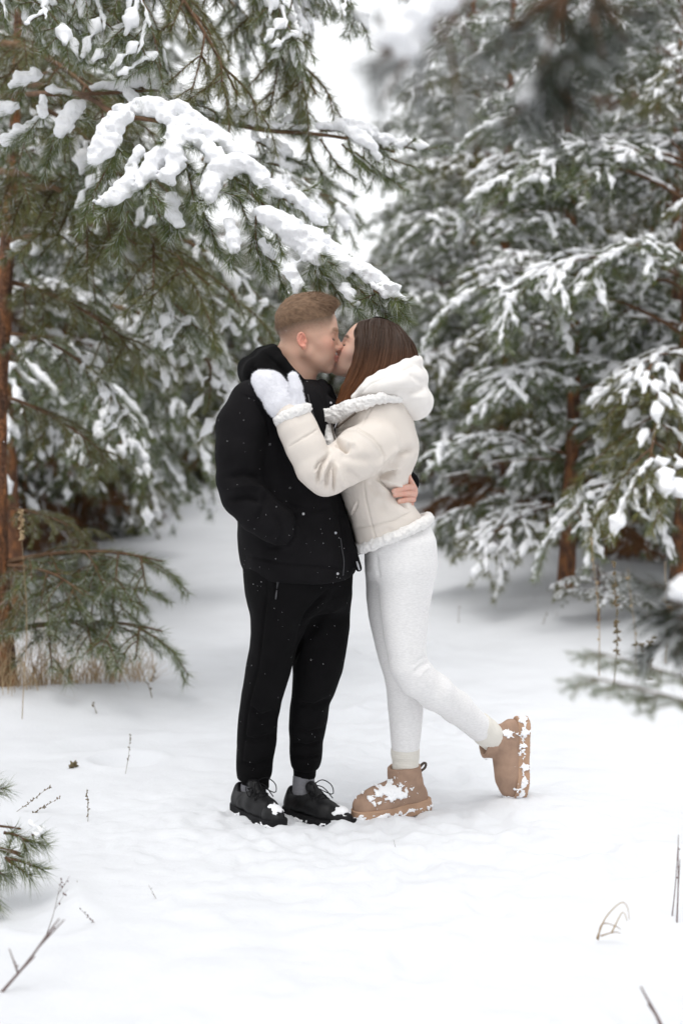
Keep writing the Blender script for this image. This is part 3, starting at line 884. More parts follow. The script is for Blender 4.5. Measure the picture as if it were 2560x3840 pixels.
# branches that reach in from trees beside the camera
def reaching(name_label, parts, seed=0):
    root = empty('pine_branch', W(*parts[0][1]))
    tag(root, name_label, 'branch')
    for k, b_, t_, r_, th in parts: place_bough(k, b_, t_, root, r_, th)
    return root
def reach_drawn(label, *a, **k):
    root = empty('pine_branch', W(*a[0][0][0][0]))
    tag(root, label, 'branch')
    drawn_bough('bough', *a, root, **k)
    return root
q = -2.86
reach_drawn('dark pine branch with a frosted drooping tip hanging in from overhead',
            [([(2200, -260, q), (2130, -60, q), (2070, 120, q), (2020, 260, q), (1950, 430, q)], 0.008, 0.003), ([(2160, -160, q), (2280, 20, q), (2360, 180, q)], 0.005, 0.002),
             ([(2130, -60, q), (1990, 40, q), (1900, 110, q)], 0.005, 0.002)],
            [([(2060, 190, q), (2010, 300, q), (1960, 400, q)], (10, 26, 16)), ([(2050, 190, q), (2090, 300, q), (2160, 380, q)], (8, 12, 8))],
            [[(2160, -160, q), (2260, 0, q), (2340, 120, q)], [(2130, -60, q), (1990, 30, q), (1910, 80, q)], [(2100, 20, q), (2170, 100, q), (2230, 170, q)],
             [(2240, -60, q), (2210, 40, q), (2190, 120, q)], [(2060, 150, q), (2110, 230, q), (2140, 300, q)], [(2020, 240, q), (2030, 310, q), (2030, 370, q)]],
            seed=71, dens=430, h=0.004, nmat='needle_dark', nw=0.0026, hang=0.55)
q = -2.85
reach_drawn('snow-covered twig hanging in from overhead, pale and frosted to its tip',
            [([(1860, -160, q), (1740, -20, q), (1600, 100, q), (1420, 200, q)], 0.006, 0.002)],
            [([(1740, -30, q), (1640, 30, q), (1560, 100, q), (1480, 150, q), (1410, 200, q)], (40, 56, 50, 44, 24)), ([(1640, 60, q), (1560, 160, q), (1500, 220, q)], (20, 26, 16))],
            [[(1720, -20, q), (1650, 120, q), (1590, 200, q)], [(1600, 100, q), (1500, 200, q), (1430, 260, q)], [(1560, 120, q), (1450, 180, q), (1390, 230, q)]], seed=72, dens=130, h=0.004, nmat='needle_frost', fat=1.15, nw=0.0022, hang=0.3)
q = -2.3
reach_drawn('pine twig with a cap of snow above the dry weed stalks of the right bank',
            [([(2800, 2160, q), (2660, 2230, q), (2530, 2280, q), (2460, 2310, q)], 0.006, 0.002)],
            [([(2690, 2205, q), (2600, 2225, q), (2520, 2250, q), (2480, 2272, q)], (30, 36, 30, 14))],
            [[(2640, 2250, q), (2570, 2310, q), (2510, 2330, q)], [(2660, 2260, q), (2600, 2350, q), (2560, 2400, q)], [(2600, 2270, q), (2530, 2300, q), (2470, 2300, q)]],
            seed=73, dens=520, h=0.004, nmat='needle_dark', fat=1.0, nw=0.0026, hang=0.5)
reaching('low thin pine twigs resting on the snow of the right bank', [
    (3, (2760, 2700, -2.3), (2150, 2570, -2.2), 0.1, 0.5), (3, (2760, 2620, -2.2), (2180, 2480, -2.1), 0.2, 0.4)])
q = -0.75
reach_drawn('green pine twig with bare reddish stem over the snow, beside the left hollow',
            [([(-160, 3080, q), (20, 3100, q), (80, 3108, q)], 0.005, 0.003), ([(-160, 3160, q), (0, 3180, q), (80, 3200, q)], 0.005, 0.003), ([(-120, 3190, q), (20, 3190, q), (90, 3215, q)], 0.004, 0.003)],
            [([(120, 3112, q), (160, 3118, q)], (6, 10))],
            [[(15, 3106, q), (75, 3120, q), (120, 3150, q)], [(20, 3200, q), (85, 3215, q), (160, 3245, q)], [(25, 3205, q), (75, 3240, q), (115, 3270, q)], [(-60, 3230, q), (-10, 3250, q), (20, 3270, q)], [(-80, 2960, q), (-20, 2950, q), (20, 2940, q)], [(80, 3120, q), (95, 3150, q), (100, 3180, q)], [(-60, 3150, q), (-20, 3165, q), (10, 3175, q)]],
            seed=74, dens=1100, h=0.004, fat=1.0, nw=0.0019, hang=0.25)
# lowest snowy seedling at the foot of the slim rust-brown trunk
sd = empty('pine_sapling', (1.62, 9.0, gz(1.62, 9.0)))
tag(sd, 'small snow-capped pine sapling at the foot of the slim rust-brown trunk', 'sapling')
V_, F_ = tube([(0, 0, -0.05), (0.01, 0, 0.15), (0.0, 0.01, 0.36)], [0.012, 0.009, 0.004], 6)
mesh_obj('trunk', V_, F_, M['bark'], sd)
for q in range(7):
    me, sm, L_, dz_ = NEAR[1]
    o = bpy.data.objects.new('bough', me); COL.objects.link(o); o.parent = sd
    o.location = (0, 0, 0.14 + 0.03 * q); o.rotation_euler = (0, -0.25, q * 2.4); o.scale = (0.36 - 0.02 * q,) * 3
    so = bpy.data.objects.new('snow_load', sm); COL.objects.link(so); so.parent = o; so['kind'] = 'stuff'
# ------------------------------------------------------------------ dry grass, weeds and twigs standing out of the snow
M['straw'] = mat('straw', (0.50, 0.38, 0.23), 0.8, 0.2, c2=(0.27, 0.18, 0.10), island=1)
M['weed'] = mat('weed', (0.13, 0.11, 0.06), 0.85, 0.2, c2=(0.20, 0.14, 0.08), island=1)
M['sprig'] = mat('sprig', (0.16, 0.11, 0.10), 0.85, 0.2, bump=0.3, bscale=200)

def blade(b, base, h, lean, width, rg, m=0, n=6):
    s = np.linspace(0, 1, n)
    p = base + np.stack([lean[0] * s ** 2, lean[1] * s ** 2, h * (s - 0.25 * s ** 3 * np.hypot(*lean) / max(h, .01))], 1)
    d = rg.normal(size=3); d[2] = 0; d /= np.linalg.norm(d)
    w = width * (1 - 0.85 * s)[:, None] / 2
    V = np.concatenate([p - d * w, p + d * w])
    i = np.arange(n - 1)
    b.add(V, np.stack([i, i + 1, n + i + 1, n + i], 1), m)
    return p

rg = np.random.default_rng(55)
g = Bag()
for _ in range(620):
    px = rg.random() ** 1.3 * 640 - 60; vv = 1.95 + rg.random() * 0.75 + px / 1100
    x = (px - 1280) * (D0 + vv) / FPX; y = D0 + vv
    blade(g, np.array([x, y, gz(x, y) - 0.03]), 0.14 + 0.46 * rg.random() ** 1.4 * (1.15 - px / 720), rg.normal(size=2) * 0.22, 0.005, rg)
tag(g.build('dry_grass', M['straw'], smooth=False), 'tangle of dry straw-coloured grass at the foot of the thick trunk', 'grass', kind='stuff')

def stalk(label, base, top, n_seed=24, seed_r=0.006, width=0.003, matn='weed', twigs=0, name='weed_stalk', cat='weed', group=None, start=0.3, bend=0.03):
    """dead stem out of the snow with seed husks along it"""
    rg = np.random.default_rng(abs(hash((base[0], base[1]))) % 9999)
    a = W(*base); z = gz(a[0], a[1]); t = W(*top)
    k = (z - CAMH) / (a[2] - CAMH)                     # slide the foot along its sight line until it meets the snow
    if 0.5 < k < 2: a = np.array([a[0] * k, a[1] * k, z]); t = np.array([0, 0, CAMH]) + (t - np.array([0, 0, CAMH])) * k
    a[2] -= 0.02
    if a[1] > 5.6: width *= 2.0; seed_r *= 1.6
    L = np.linalg.norm(t - a); s = np.linspace(0, 1, 10)[:, None]
    p = a + (t - a) * s + np.array([bend * L, 0, 0]) * np.sin(s * 5) * s
    b = Bag(); b.add(*tube(p, np.linspace(width / 2, width / 5, 10), 5))
    limbs = [(p, start)]
    for q in range(twigs):
        k = 3 + int(rg.random() * 5); d = (t - a) / L + rg.normal(size=3) * 0.45; d /= np.linalg.norm(d)
        tw = p[k] + d * L * (0.2 + 0.15 * rg.random()) * np.linspace(0, 1, 5)[:, None]
        b.add(*tube(tw, np.linspace(width / 3, width / 6, 5), 4)); limbs.append((tw, 0.2))
    for q in range(n_seed):
        lp, st = limbs[int(rg.random() * len(limbs))]
        u = st + (1 - st) * rg.random(); i = u * (len(lp) - 1); k = min(int(i), len(lp) - 2)
        c = lp[k] + (lp[k + 1] - lp[k]) * (i - k); d = rg.normal(size=3); d /= np.linalg.norm(d)
        e = c + d * seed_r * 2
        b.add(*tube([c, (c + e) / 2, e], [seed_r * 0.25, seed_r * 0.6, seed_r * 0.15], 4))
    o = b.build(name, M[matn])
    tag(o, label, cat, group)
    return o

stalk('tall dry weed with dark seed husks and bent lower sprig, right bank', (2298, 2600, 2.0), (2318, 2110, 2.0), 60, 0.007, 0.003, start=0.2)
stalk('drooping dark-husked weed close under the snow-capped pine twig', (2420, 2580, 1.9), (2440, 2400, 1.9), 50, 0.009, 0.004, twigs=4, start=0.1)
stalk('straw grass stem with a seed plume beside the thick orange-brown trunk', (84, 2680, 1.9), (104, 1910, 1.9), 40, 0.0055, 0.0022, 'straw', start=0.86, name='straw_grass', cat='grass')
stalk('pale bent grass stem behind the tall dry weed', (2245, 2560, 2.2), (2232, 2010, 2.2), 10, 0.006, 0.003, 'straw', name='straw_grass', cat='grass', group='straw stems on the right bank')
stalk('thin straw stem right of the tall dry weed', (2385, 2570, 1.9), (2365, 2130, 1.9), 8, 0.006, 0.003, 'straw', name='straw_grass', cat='grass', group='straw stems on the right bank')
stalk('straw blades folded over at the top, close to the dark leaning trunk', (2490, 2540, 2.0), (2505, 2105, 2.0), 6, 0.01, 0.004, 'straw', twigs=2, name='straw_grass', cat='grass', group='straw stems on the right bank')
stalk('thin upright weed standing in a hollow of the snow, left of the black shoes', (470, 2890, 0.85), (494, 2750, 0.85), 14, 0.004, 0.0022)
stalk('little weed stalk hung with husks, farther left of the black shoes', (330, 3082, 0.2), (330, 2958, 0.2), 22, 0.004, 0.002)
stalk('leaning beaded weed sprig above the green pine twig', (70, 3055, 0.1), (232, 2990, 0.1), 26, 0.004, 0.002, start=0.3)
stalk('longer arching beaded sprig above the green pine twig', (30, 3045, 0.3), (196, 2948, 0.3), 24, 0.004, 0.002, start=0.3)
stalk('bare forked grey twig slanting out of the snow', (-20, 3720, -1.3), (235, 3445, -1.3), 8, 0.004, 0.008, 'sprig', twigs=4, name='twig', cat='twig')
stalk('fine forked sprig by the left hollow', (160, 3520, -0.95), (240, 3300, -0.95), 10, 0.004, 0.0025, 'sprig', twigs=2, name='twig', cat='twig')
stalk('tiny fallen sprig lying on the snow between hollow and shoes', (375, 3455, -0.8), (302, 3405, -0.8), 12, 0.003, 0.002, 'sprig', name='twig', cat='twig', group='small sprigs on the snow')
stalk('short v-shaped twig on the bare snow', (596, 3368, -0.6), (560, 3318, -0.6), 0, 0.003, 0.002, 'sprig', twigs=2, name='twig', cat='twig', group='small sprigs on the snow')
stalk('pair of crossed bare stems at the right snow hollows', (2535, 3460, -0.95), (2545, 3130, -0.95), 4, 0.004, 0.005, 'sprig', twigs=1, name='twig', cat='twig', bend=0.01)
stalk('reddish bare stem leaning on its neighbour at the right hollows', (2515, 3440, -0.95), (2545, 3150, -0.95), 0, 0.004, 0.004, 'sprig', name='twig', cat='twig', bend=0.01)
stalk('thick stub of a bare twig sticking out of the snow', (2500, 3860, -1.75), (2405, 3700, -1.75), 0, 0.004, 0.010, 'sprig', twigs=1, name='twig', cat='twig', bend=0.02)
stalk('single short stem standing alone in front of the tan boots', (1485, 3190, -0.35), (1478, 3150, -0.35), 0, 0.003, 0.002, 'sprig', name='twig', cat='twig', group='small sprigs on the snow')
stalk('short weed tip poking through snow near the path edge', (270, 2880, 0.7), (278, 2862, 0.7), 16, 0.007, 0.003)
# bent-over grass tuft
rg = np.random.default_rng(5); b = Bag()
for pts in ([(2235, 3520, -1.2), (2270, 3440, -1.2), (2325, 3385, -1.2), (2350, 3400, -1.2), (2358, 3450, -1.2)], [(2290, 3500, -1.2), (2325, 3430, -1.2), (2338, 3420, -1.2), (2350, 3455, -1.2)],
            [(2240, 3525, -1.2), (2255, 3465, -1.2), (2300, 3470, -1.2), (2325, 3485, -1.2)], [(2250, 3510, -1.2), (2300, 3495, -1.2), (2325, 3500, -1.2)]):
    p = resample([W(*q) for q in pts], 0.01); p[:, 2] += gz(p[0, 0], p[0, 1]) - p[0, 2] - 0.005 if False else 0
    b.add(*tube(p, np.linspace(0.0022, 0.0008, len(p)), 4))
tag(b.build('grass_tuft', M['straw']), 'small tuft of bent-over dry grass alone on the snow', 'grass')
# thin faint stems scattered over the bank behind the couple
STEM_LABELS = ['thin stem behind the pale calf of the raised leg', "short stem right of the raised boot's leg, on the bank", 'thin leaning stem below the slim rust-brown trunk', 'crossed thin stem below the slim rust-brown trunk', 'dead stem beyond the low green boughs', 'small stem at the edge of the far path, left', 'lone short stem in front of the dry grass tangle', 'short stem right of the dry grass tangle', 'tiny stem tip beside the left hollow']
for i, (bx, by, tx, ty, vv) in enumerate([(1710, 2380, 1725, 2270, 2.6), (1885, 2310, 1876, 2240, 3.0), (2115, 2375, 2088, 2300, 2.8), (2010, 2390, 2055, 2290, 2.8), (565, 2560, 590, 2480, 3.0), (530, 2330, 505, 2260, 3.2), (370, 2690, 350, 2630, 1.8), (570, 2600, 555, 2560, 2.4), (300, 3320, 290, 3300, -.4)]):
    stalk(STEM_LABELS[i], (bx, by, vv), (tx, ty, vv), 5, 0.004, 0.0026, name='weed_stalk', group='thin stems in the snow bank')

# ------------------------------------------------------------------ a few flakes still coming down
rg = np.random.default_rng(3); b = Bag()
oc = np.array([(1, 0, 0), (-1, 0, 0), (0, 1, 0), (0, -1, 0), (0, 0, 1), (0, 0, -1)], float)
of = np.array([(0, 2, 4), (2, 1, 4), (1, 3, 4), (3, 0, 4), (2, 0, 5), (1, 2, 5), (3, 1, 5), (0, 3, 5)])
for _ in range(420):
    y = 3.6 + 5.5 * rg.random(); x = (rg.random() - .5) * .5 * y; z = 0.3 + 2.9 * rg.random()
    b.add(np.array([x, y, z]) + oc * (.0006 + .0008 * rg.random()), of)
tag(b.build('falling_snow', M['bough_snow']), 'fine snowflakes drifting down through the air', 'snow', kind='stuff')
# ------------------------------------------------------------------ the couple
M['skin'] = mat('skin', (0.6, 0.4, 0.3), 0.5, 0.35, attr='Col', sss=0.25, bump=0.12, bscale=500)
M['black_wool'] = mat('black_wool', (0.0075, 0.0070, 0.0078), 0.95, 0.12, bump=0.35, bscale=420, var=0.25, vscale=12)
M['black_jersey'] = mat('black_jersey', (0.0048, 0.0046, 0.0050), 0.95, 0.10, bump=0.3, bscale=380, var=0.2, vscale=10)
M['cream_leather'] = mat('cream_leather', (0.69, 0.632, 0.575), 0.55, 0.28, bump=0.10, bscale=300, var=0.03, vscale=7)
M['cream_jersey'] = mat('cream_jersey', (0.79, 0.76, 0.73), 0.85, 0.15, bump=0.15, bscale=420)
M['sherpa'] = mat('sherpa', (0.78, 0.765, 0.75), 0.95, 0.1, bump=0.7, bscale=170)
M['mitten'] = mat('mitten', (0.82, 0.82, 0.86), 0.95, 0.1, bump=0.4, bscale=250)
M['heather'] = mat('heather', (0.78, 0.77, 0.765), 0.9, 0.12, bump=0.15, bscale=300, var=0.07, vscale=55, stretch=(1.6, 1.6, 5.0), detail=6)
M['sock_white'] = mat('sock_white', (0.72, 0.69, 0.63), 0.95, 0.1, bump=0.3, bscale=300)
M['sock_grey'] = mat('sock_grey', (0.24, 0.24, 0.26), 0.95, 0.1, bump=0.3, bscale=300)
M['suede'] = mat('suede', (0.35, 0.235, 0.172), 0.95, 0.15, bump=0.25, bscale=260, var=0.14, vscale=30)
M['suede_sole'] = mat('suede_sole', (0.43, 0.28, 0.19), 0.85, 0.2, bump=0.2, bscale=200, var=0.10, vscale=26)
M['black_leather'] = mat('black_leather', (0.0060, 0.0060, 0.0068), 0.5, 0.28, bump=0.15, bscale=260, var=0.2, vscale=30)
M['black_rubber'] = mat('black_rubber', (0.008, 0.008, 0.009), 0.75, 0.2)
M['metal'] = mat('metal', (0.42, 0.42, 0.44), 0.35, 0.5)
M['dark_metal'] = mat('dark_metal', (0.06, 0.06, 0.065), 0.45, 0.5)
M['zip_tape'] = mat('zip_tape', (0.10, 0.085, 0.07), 0.7, 0.3)
M['man_hair'] = mat('man_hair', (0.130, 0.080, 0.050), 0.6, 0.25, c2=(0.28, 0.178, 0.112), island=1)
M['woman_hair'] = mat('woman_hair', (0.5, 0.5, 0.5), 0.48, 0.25, attr='Col')
M['brow'] = mat('brow', (0.11, 0.07, 0.045), 0.7, 0.2)
M['lash'] = mat('lash', (0.012, 0.010, 0.009), 0.7, 0.2)
M['brown_leather'] = mat('brown_leather', (0.075, 0.055, 0.042), 0.6, 0.3)

def head_sdf(Q, fem=False):
    """head in millimetres: x forward, z up, origin between the ear canals"""
    x, z = Q[:, 0], Q[:, 2]
    S = np.column_stack([x, np.abs(Q[:, 1]), z])
    d = ellip(S, (-3, 0, 48), (96, 75, 88))
    d = smin(d, ellip(S, (26, 0, 6), (67, 65, 80)), 24)
    jw = 44 if fem else 48
    d = smin(d, capsule(S, (6, jw, -46), (70, 12, -86), 16 if fem else 19, 14), 20)
    d = smin(d, ellip(S, (40, 0, -66), (48, 42, 28)), 22)
    d = smin(d, ellip(S, (79, 0, -85), (14, 18 if fem else 21, 16)), 12)
    d = smin(d, ellip(S, (58, 43, -14), (24, 19, 21)), 20)
    d = smin(d, ellip(S, (73, 0, -45), (24, 31, 31)), 16)
    d = smin(d, ellip(S, (60, 30, -42), (22, 20, 28)), 22)
    d = smin(d, capsule(S, (84, 5, 31), (71, 42, 33), 9 if fem else 12, 8), 13)
    d = smax(d, -ellip(S, (99, 34, 14), (20, 18, 11)), 14)
    d = smin(d, ellip(S, (71, 32, 12), (15, 17, 12.5)), 4)
    # closed lid line
    d = d + 0.7 * np.exp(-((S[:, 2] - 6.5 + 0.02 * (S[:, 1] - 32) ** 2 * 0.25) / 1.6) ** 2) * np.exp(-((S[:, 1] - 32) / 14) ** 4) * (x > 70)
    nt = 107 if fem else 110
    d = smin(d, capsule(S, (86, 0, 22), (nt - 1, 0, -15), 5.5, 8.5 if fem else 10), 8)
    d = smin(d, ellip(S, (nt + 1, 0, -18), (8.5, 9.5, 8.5)), 5)
    d = smin(d, ellip(S, (97, 10, -22), (12, 8, 8)), 7)
    up = 1.15 if fem else 1.0
    d = smin(d, capsule(S, (102, 0, -46), (87, 22, -53), 5.6 * up, 2.6), 3.5)
    d = smin(d, capsule(S, (99, 0, -59), (87, 20, -54.5), 6.4 * up, 3.0), 3.5)
    d = smax(d, -capsule(S, (107, 0, -52.5), (89, 22, -54), 1.4, 0.9), 2)
    # ear
    e = roty(R(-14))
    ec = np.array([-15, 79, -11.0])
    d2 = ellip(S, ec, (15, 6, 25), e)
    a = np.linspace(-2.0, 3.4, 13)
    ring = [ec + e @ np.array([-13.5 * math.cos(t) * (1 if math.cos(t) > 0 else 0.75), 5.5 + 1.0 * math.cos(t), 21.5 * math.sin(t) + 2]) for t in a]
    d2 = smin(d2, chain(S, ring, [3.4] * 13, 1.5), 2.5)
    d2 = smin(d2, ellip(S, (-7, 80, -34), (8, 5, 8.5)), 5)
    d2 = smax(d2, -ellip(S, ec + np.array([4.5, 9, 0]), (8.5, 9, 15), e), 3)
    d2 = smin(d2, capsule(S, ec + np.array([-5, 6, 12]), ec + np.array([-7, 6, -8]), 2.2, 2.2), 2)
    d2 = smin(d2, ellip(S, ec + np.array([11, 1, -5]), (5, 6, 7)), 3)
    d = smin(d, d2, 4)
    return d

def head_frame(o, yaw, pitch, face, roll=0.0):
    """columns: the head's forward, left and up axes in the world; pitch > 0 looks up"""
    f = np.array([math.cos(pitch) * face, 0, math.sin(pitch)])
    l = np.array([0, face, 0.0])
    u = np.cross(f, l)
    Rm = np.column_stack([f, l, u])
    return rotz(yaw) @ Rm @ rotx(roll)

def join_meshes(parts):
    Vs, Fs, n = [], [], 0
    for V, F in parts:
        Vs.append(V); Fs.append(F + n); n += len(V)
    return np.concatenate(Vs), np.concatenate(Fs)

def surf(V, px, py, r=9):
    """near-side surface point of a mesh under a photo pixel"""
    x = 1280 + V[:, 0] / V[:, 1] * FPX; y = HOR - (V[:, 2] - CAMH) / V[:, 1] * FPX
    d = np.hypot(x - px, y - py)
    m = d < r
    if not m.any(): return V[np.argmin(d)].copy()
    k = np.flatnonzero(m); return V[k[np.argmin(V[k, 1])]].copy()

def g3(P, c, r): return np.exp(-(((P - np.asarray(c)) / np.asarray(r)) ** 2).sum(1))

def garment(name, f, lo, hi, h, material, root, S=(), wr=0.0, wscale=0.06, seed=0, it=2, fine=None):
    """a piece of clothing: field -> surface -> folds and seams -> child of the person"""
    V, F = polygonise(f, lo, hi, h, it=it)
    N = normals(V, F)
    if wr: V = V + N * (wr * fbm(V * np.array([1, 1, 0.7]), wscale, seed, 3))[:, None]
    if S: V = strokes(V, F, S)
    if fine:                                            # nap: small tight lumps
        N = normals(V, F); a, sc = fine
        V = V + N * (a * np.abs(vnoise(V, sc, seed + 9)) + 0.5 * a * vnoise(V, sc * 0.5, seed + 5))[:, None]
    o = mesh_obj(name, V, F, material)
    adopt(o, root)
    return o, V, F

def px_box(x0, y0, x1, y1, v0, v1, pad=0.02):
    a, b = W(x0, y1, v0), W(x1, y0, v1)
    c, d = W(x0, y1, v1), W(x1, y0, v0)
    lo = np.minimum(np.minimum(a, b), np.minimum(c, d)) - pad; hi = np.maximum(np.maximum(a, b), np.maximum(c, d)) + pad
    return lo, hi

def wch(*pts): return [W(*p) for p in pts]

# =============================================================== man
MO = W(1149, 1273, -0.012); MS = 0.00105
MR = head_frame(MO, R(3), R(-4.5), 1)
def man_local(P): return (P - MO) @ MR / (MS)
def man_head(P):
    d = head_sdf(man_local(P)) * MS
    nk = chain(P, wch((1098, 1330, -.01), (1092, 1400, 0), (1075, 1500, 0.01)), [0.058, 0.058, 0.066], 0.02)
    nk = smin(nk, capsule(P, W(1150, 1375, 0), W(1105, 1500, 0.0), 0.040, 0.052), 0.03)
    d = smin(d, nk, 0.022)
    sh = capsule(P, W(1060, 1540, -.17), W(1090, 1540, .17), 0.075, 0.075)
    return smin(d, sh, 0.04)
V1, F1 = polygonise(man_head, *px_box(1000, 1090, 1320, 1600, -.26, .26, 0.01), 0.0024, margin=4, it=1)
def man_body(P):
    d = capsule(P, W(1060, 1545, -.16), W(1090, 1545, .16), 0.07, 0.07)
    d = smin(d, chain(P, wch((1080, 1520, 0), (1080, 1750, 0), (1095, 2000, .01), (1100, 2150, .01)), [.10, .12, .12, .12], .03, 1.3), .05)
    d = smin(d, chain(P, wch((960, 1540, -.18), (905, 1830, -.22), (985, 1925, -.24), (1075, 1995, -.20)), [.055, .045, .042, .036], .02), .03)
    d = smin(d, ellip(P, W(1092, 2020, -.19), (.055, .022, .04)), .02)
    d = smin(d, chain(P, wch((1130, 1540, .2), (1330, 1760, .32), (1518, 1812, .06)), [.055, .045, .030], .02), .03)
    d = smin(d, chain(P, wch((1060, 2180, -.07), (1010, 2500, -.02), (965, 2760, .12), (955, 2950, .16)), [.085, .062, .05, .036], .03), .04)
    d = smin(d, chain(P, wch((1160, 2180, .09), (1185, 2500, .10), (1150, 2750, .14), (1138, 2910, .17)), [.085, .062, .048, .029], .03), .04)
    d = smin(d, chain(P, wch((955, 2950, .16), (960, 3000, .14), (1015, 3060, -.02)), [.034, .03, .024], .02), .02)
    d = smin(d, chain(P, wch((1138, 2910, .17), (1140, 2980, .17), (1200, 3035, .07)), [.029, .028, .022], .02), .02)
    return d
V2, F2 = polygonise(man_body, *px_box(820, 1480, 1600, 3140, -.36, .46, 0.02), 0.010, it=1)
# far hand laid on her waist, fingers coming round towards us
HN = [((1549, 1829, -.036), (1531, 1827, -.088), (1508, 1831, -.134), (1477, 1842, -.180), .0104, .0085),
      ((1551, 1852, -.028), (1532, 1851, -.088), (1508, 1852, -.136), (1481, 1856, -.178), .0104, .0086),
      ((1548, 1874, -.022), (1533, 1874, -.086), (1514, 1876, -.130), (1496, 1880, -.160), .0098, .0082),
      ((1542, 1893, -.014), (1536, 1897, -.068), (1529, 1902, -.098), (1522, 1907, -.116), .0086, .0070)]
def man_hand(P):
    d = ellip(P, W(1536, 1850, .0), (.020, .052, .044))
    d = smin(d, chain(P, wch((1510, 1812, .10), (1520, 1820, .05), (1534, 1842, .01)), [.030, .028, .026], .015), .02)
    for a, b, c, e, r0, r1 in HN:
        d = smin(d, chain(P, wch(a, b, c, e), [r0 * 1.05, r0, r0 * .96, r1], .002), .0012)
    d = smin(d, chain(P, wch((1535, 1822, -.01), (1533, 1803, -.045), (1527, 1786, -.07), (1521, 1772, -.09)), [.015, .0125, .0115, .009], .004), .010)
    return d
V3, F3 = polygonise(man_hand, *px_box(1450, 1750, 1600, 1925, -.22, .14, 0.01), 0.0018, it=1)
VB, FB = join_meshes([(V1, F1), (V2, F2), (V3, F3)])
man = mesh_obj('person', VB, FB, M['skin'])
tag(man, 'person with short fair hair in black jacket and joggers, kissing with one hand in pocket', 'person')
Q = man_local(VB); C = np.tile(np.array([[0.605, 0.372, 0.275]]), (len(VB), 1))
S_ = np.column_stack([Q[:, 0], np.abs(Q[:, 1]), Q[:, 2]])
def paint(C, w, col): return C * (1 - w[:, None]) + np.asarray(col) * w[:, None]
C = paint(C, 0.75 * g3(S_, (66, 46, -12), (28, 26, 24)), (0.62, 0.28, 0.21))
C = paint(C, 0.8 * g3(S_, (110, 0, -20), (12, 15, 12)), (0.60, 0.25, 0.19))
C = paint(C, 0.85 * np.clip(g3(S_, (-16, 86, -11), (20, 8, 30)) * 1.6, 0, 1), (0.66, 0.27, 0.20))
C = paint(C, np.clip(2.2 * g3(S_, (96, 0, -52), (12, 24, 8.5)), 0, 0.85), (0.46, 0.165, 0.14))
C = paint(C, 0.35 * g3(S_, (75, 25, -75), (28, 45, 24)), (0.47, 0.31, 0.25))
# cropped sides: stubble shows through
zh = np.interp(Q[:, 0], [-115, -90, -40, 0, 40, 66, 84, 100], [18, 24, 44, 56, 64, 74, 92, 108])
w = np.clip((Q[:, 2] - zh + 46) / 46, 0, 1) ** 0.9 * np.clip((86 - Q[:, 0]) / 14, 0, 1) * (Q[:, 2] < 200) * np.clip((zh - Q[:, 2] + 60) / 40, 0, 1)
w = np.maximum(w, 0.30 * np.clip((-30 - Q[:, 0]) / 40, 0, 1) * np.clip((Q[:, 2] + 75) / 40, 0, 1) * (Q[:, 2] < 200))
w = w * (1 - np.clip(g3(S_, (-16, 86, -11), (18, 7, 28)) * 2, 0, 1))
C = paint(C, 0.95 * w, (0.135, 0.090, 0.058))
C = paint(C, np.clip(1.6 * g3(S_, (103, 6, -29), (6, 4.5, 3.2)), 0, .8), (0.12, 0.05, 0.04))  # nostril: the dark of its hollow is painted on the skin
wb = np.clip(2.4 * np.exp(-((S_[:, 2] - 36.5 + 0.004 * (S_[:, 1] - 28) ** 2) / 4.2) ** 2) * np.exp(-((S_[:, 1] - 30) / 18) ** 4) * (Q[:, 0] > 55), 0, 0.75)
C = paint(C, wb, (0.24, 0.14, 0.085))
wl = np.clip(1.8 * np.exp(-((S_[:, 2] - 5.2) / 1.7) ** 2) * np.exp(-((S_[:, 1] - 32) / 13) ** 4) * (Q[:, 0] > 66), 0, 0.8)
C = paint(C, wl, (0.16, 0.085, 0.06))
far = np.abs(Q[:, 0]) > 160; C[far] = (0.60, 0.345, 0.25)
hand = np.arange(len(VB)) >= len(V1) + len(V2)
C[hand] = (0.62, 0.345, 0.265)
for a, b, c, e, r0, r1 in HN:
    for q, wgt in ((a, 0.5), (c, 0.35)):
        C = paint(C, wgt * g3(VB, W(*q), (.014,) * 3) * hand, (0.62, 0.25, 0.19))
    C = paint(C, np.clip(2 * g3(VB, W(*e) + np.array([-.004, -.006, .003]), (.006,) * 3), 0, .8) * hand, (0.72, 0.46, 0.38))
set_col(man, C)

def lashes(root, O, Rm, S, fem, r):
    """lash line lying along each closed lid"""
    for side in (-1, 1):
        ys = np.linspace(17, 46, 9) * side
        zs = 4.2 - 2.6 * np.sin(np.linspace(0, math.pi, 9))
        pts = []
        for y_, z_ in zip(ys, zs):
            xs = np.linspace(100, 55, 181); q_ = np.column_stack([xs, np.full(181, y_), np.full(181, z_)])
            d_ = head_sdf(q_, fem); k_ = np.argmax(d_ < 0); pts.append(np.array([xs[k_] + .4, y_, z_]))
        P_ = (np.array(pts) * S) @ Rm.T + O
        V_, F_ = tube(P_, r * np.array([.4, .8, 1, 1, 1, 1, 1.1, 1.2, .6]), 5)
        adopt(mesh_obj('eyelashes', V_, F_, M['lash']), root)
lashes(man, MO, MR, MS, False, .0008)
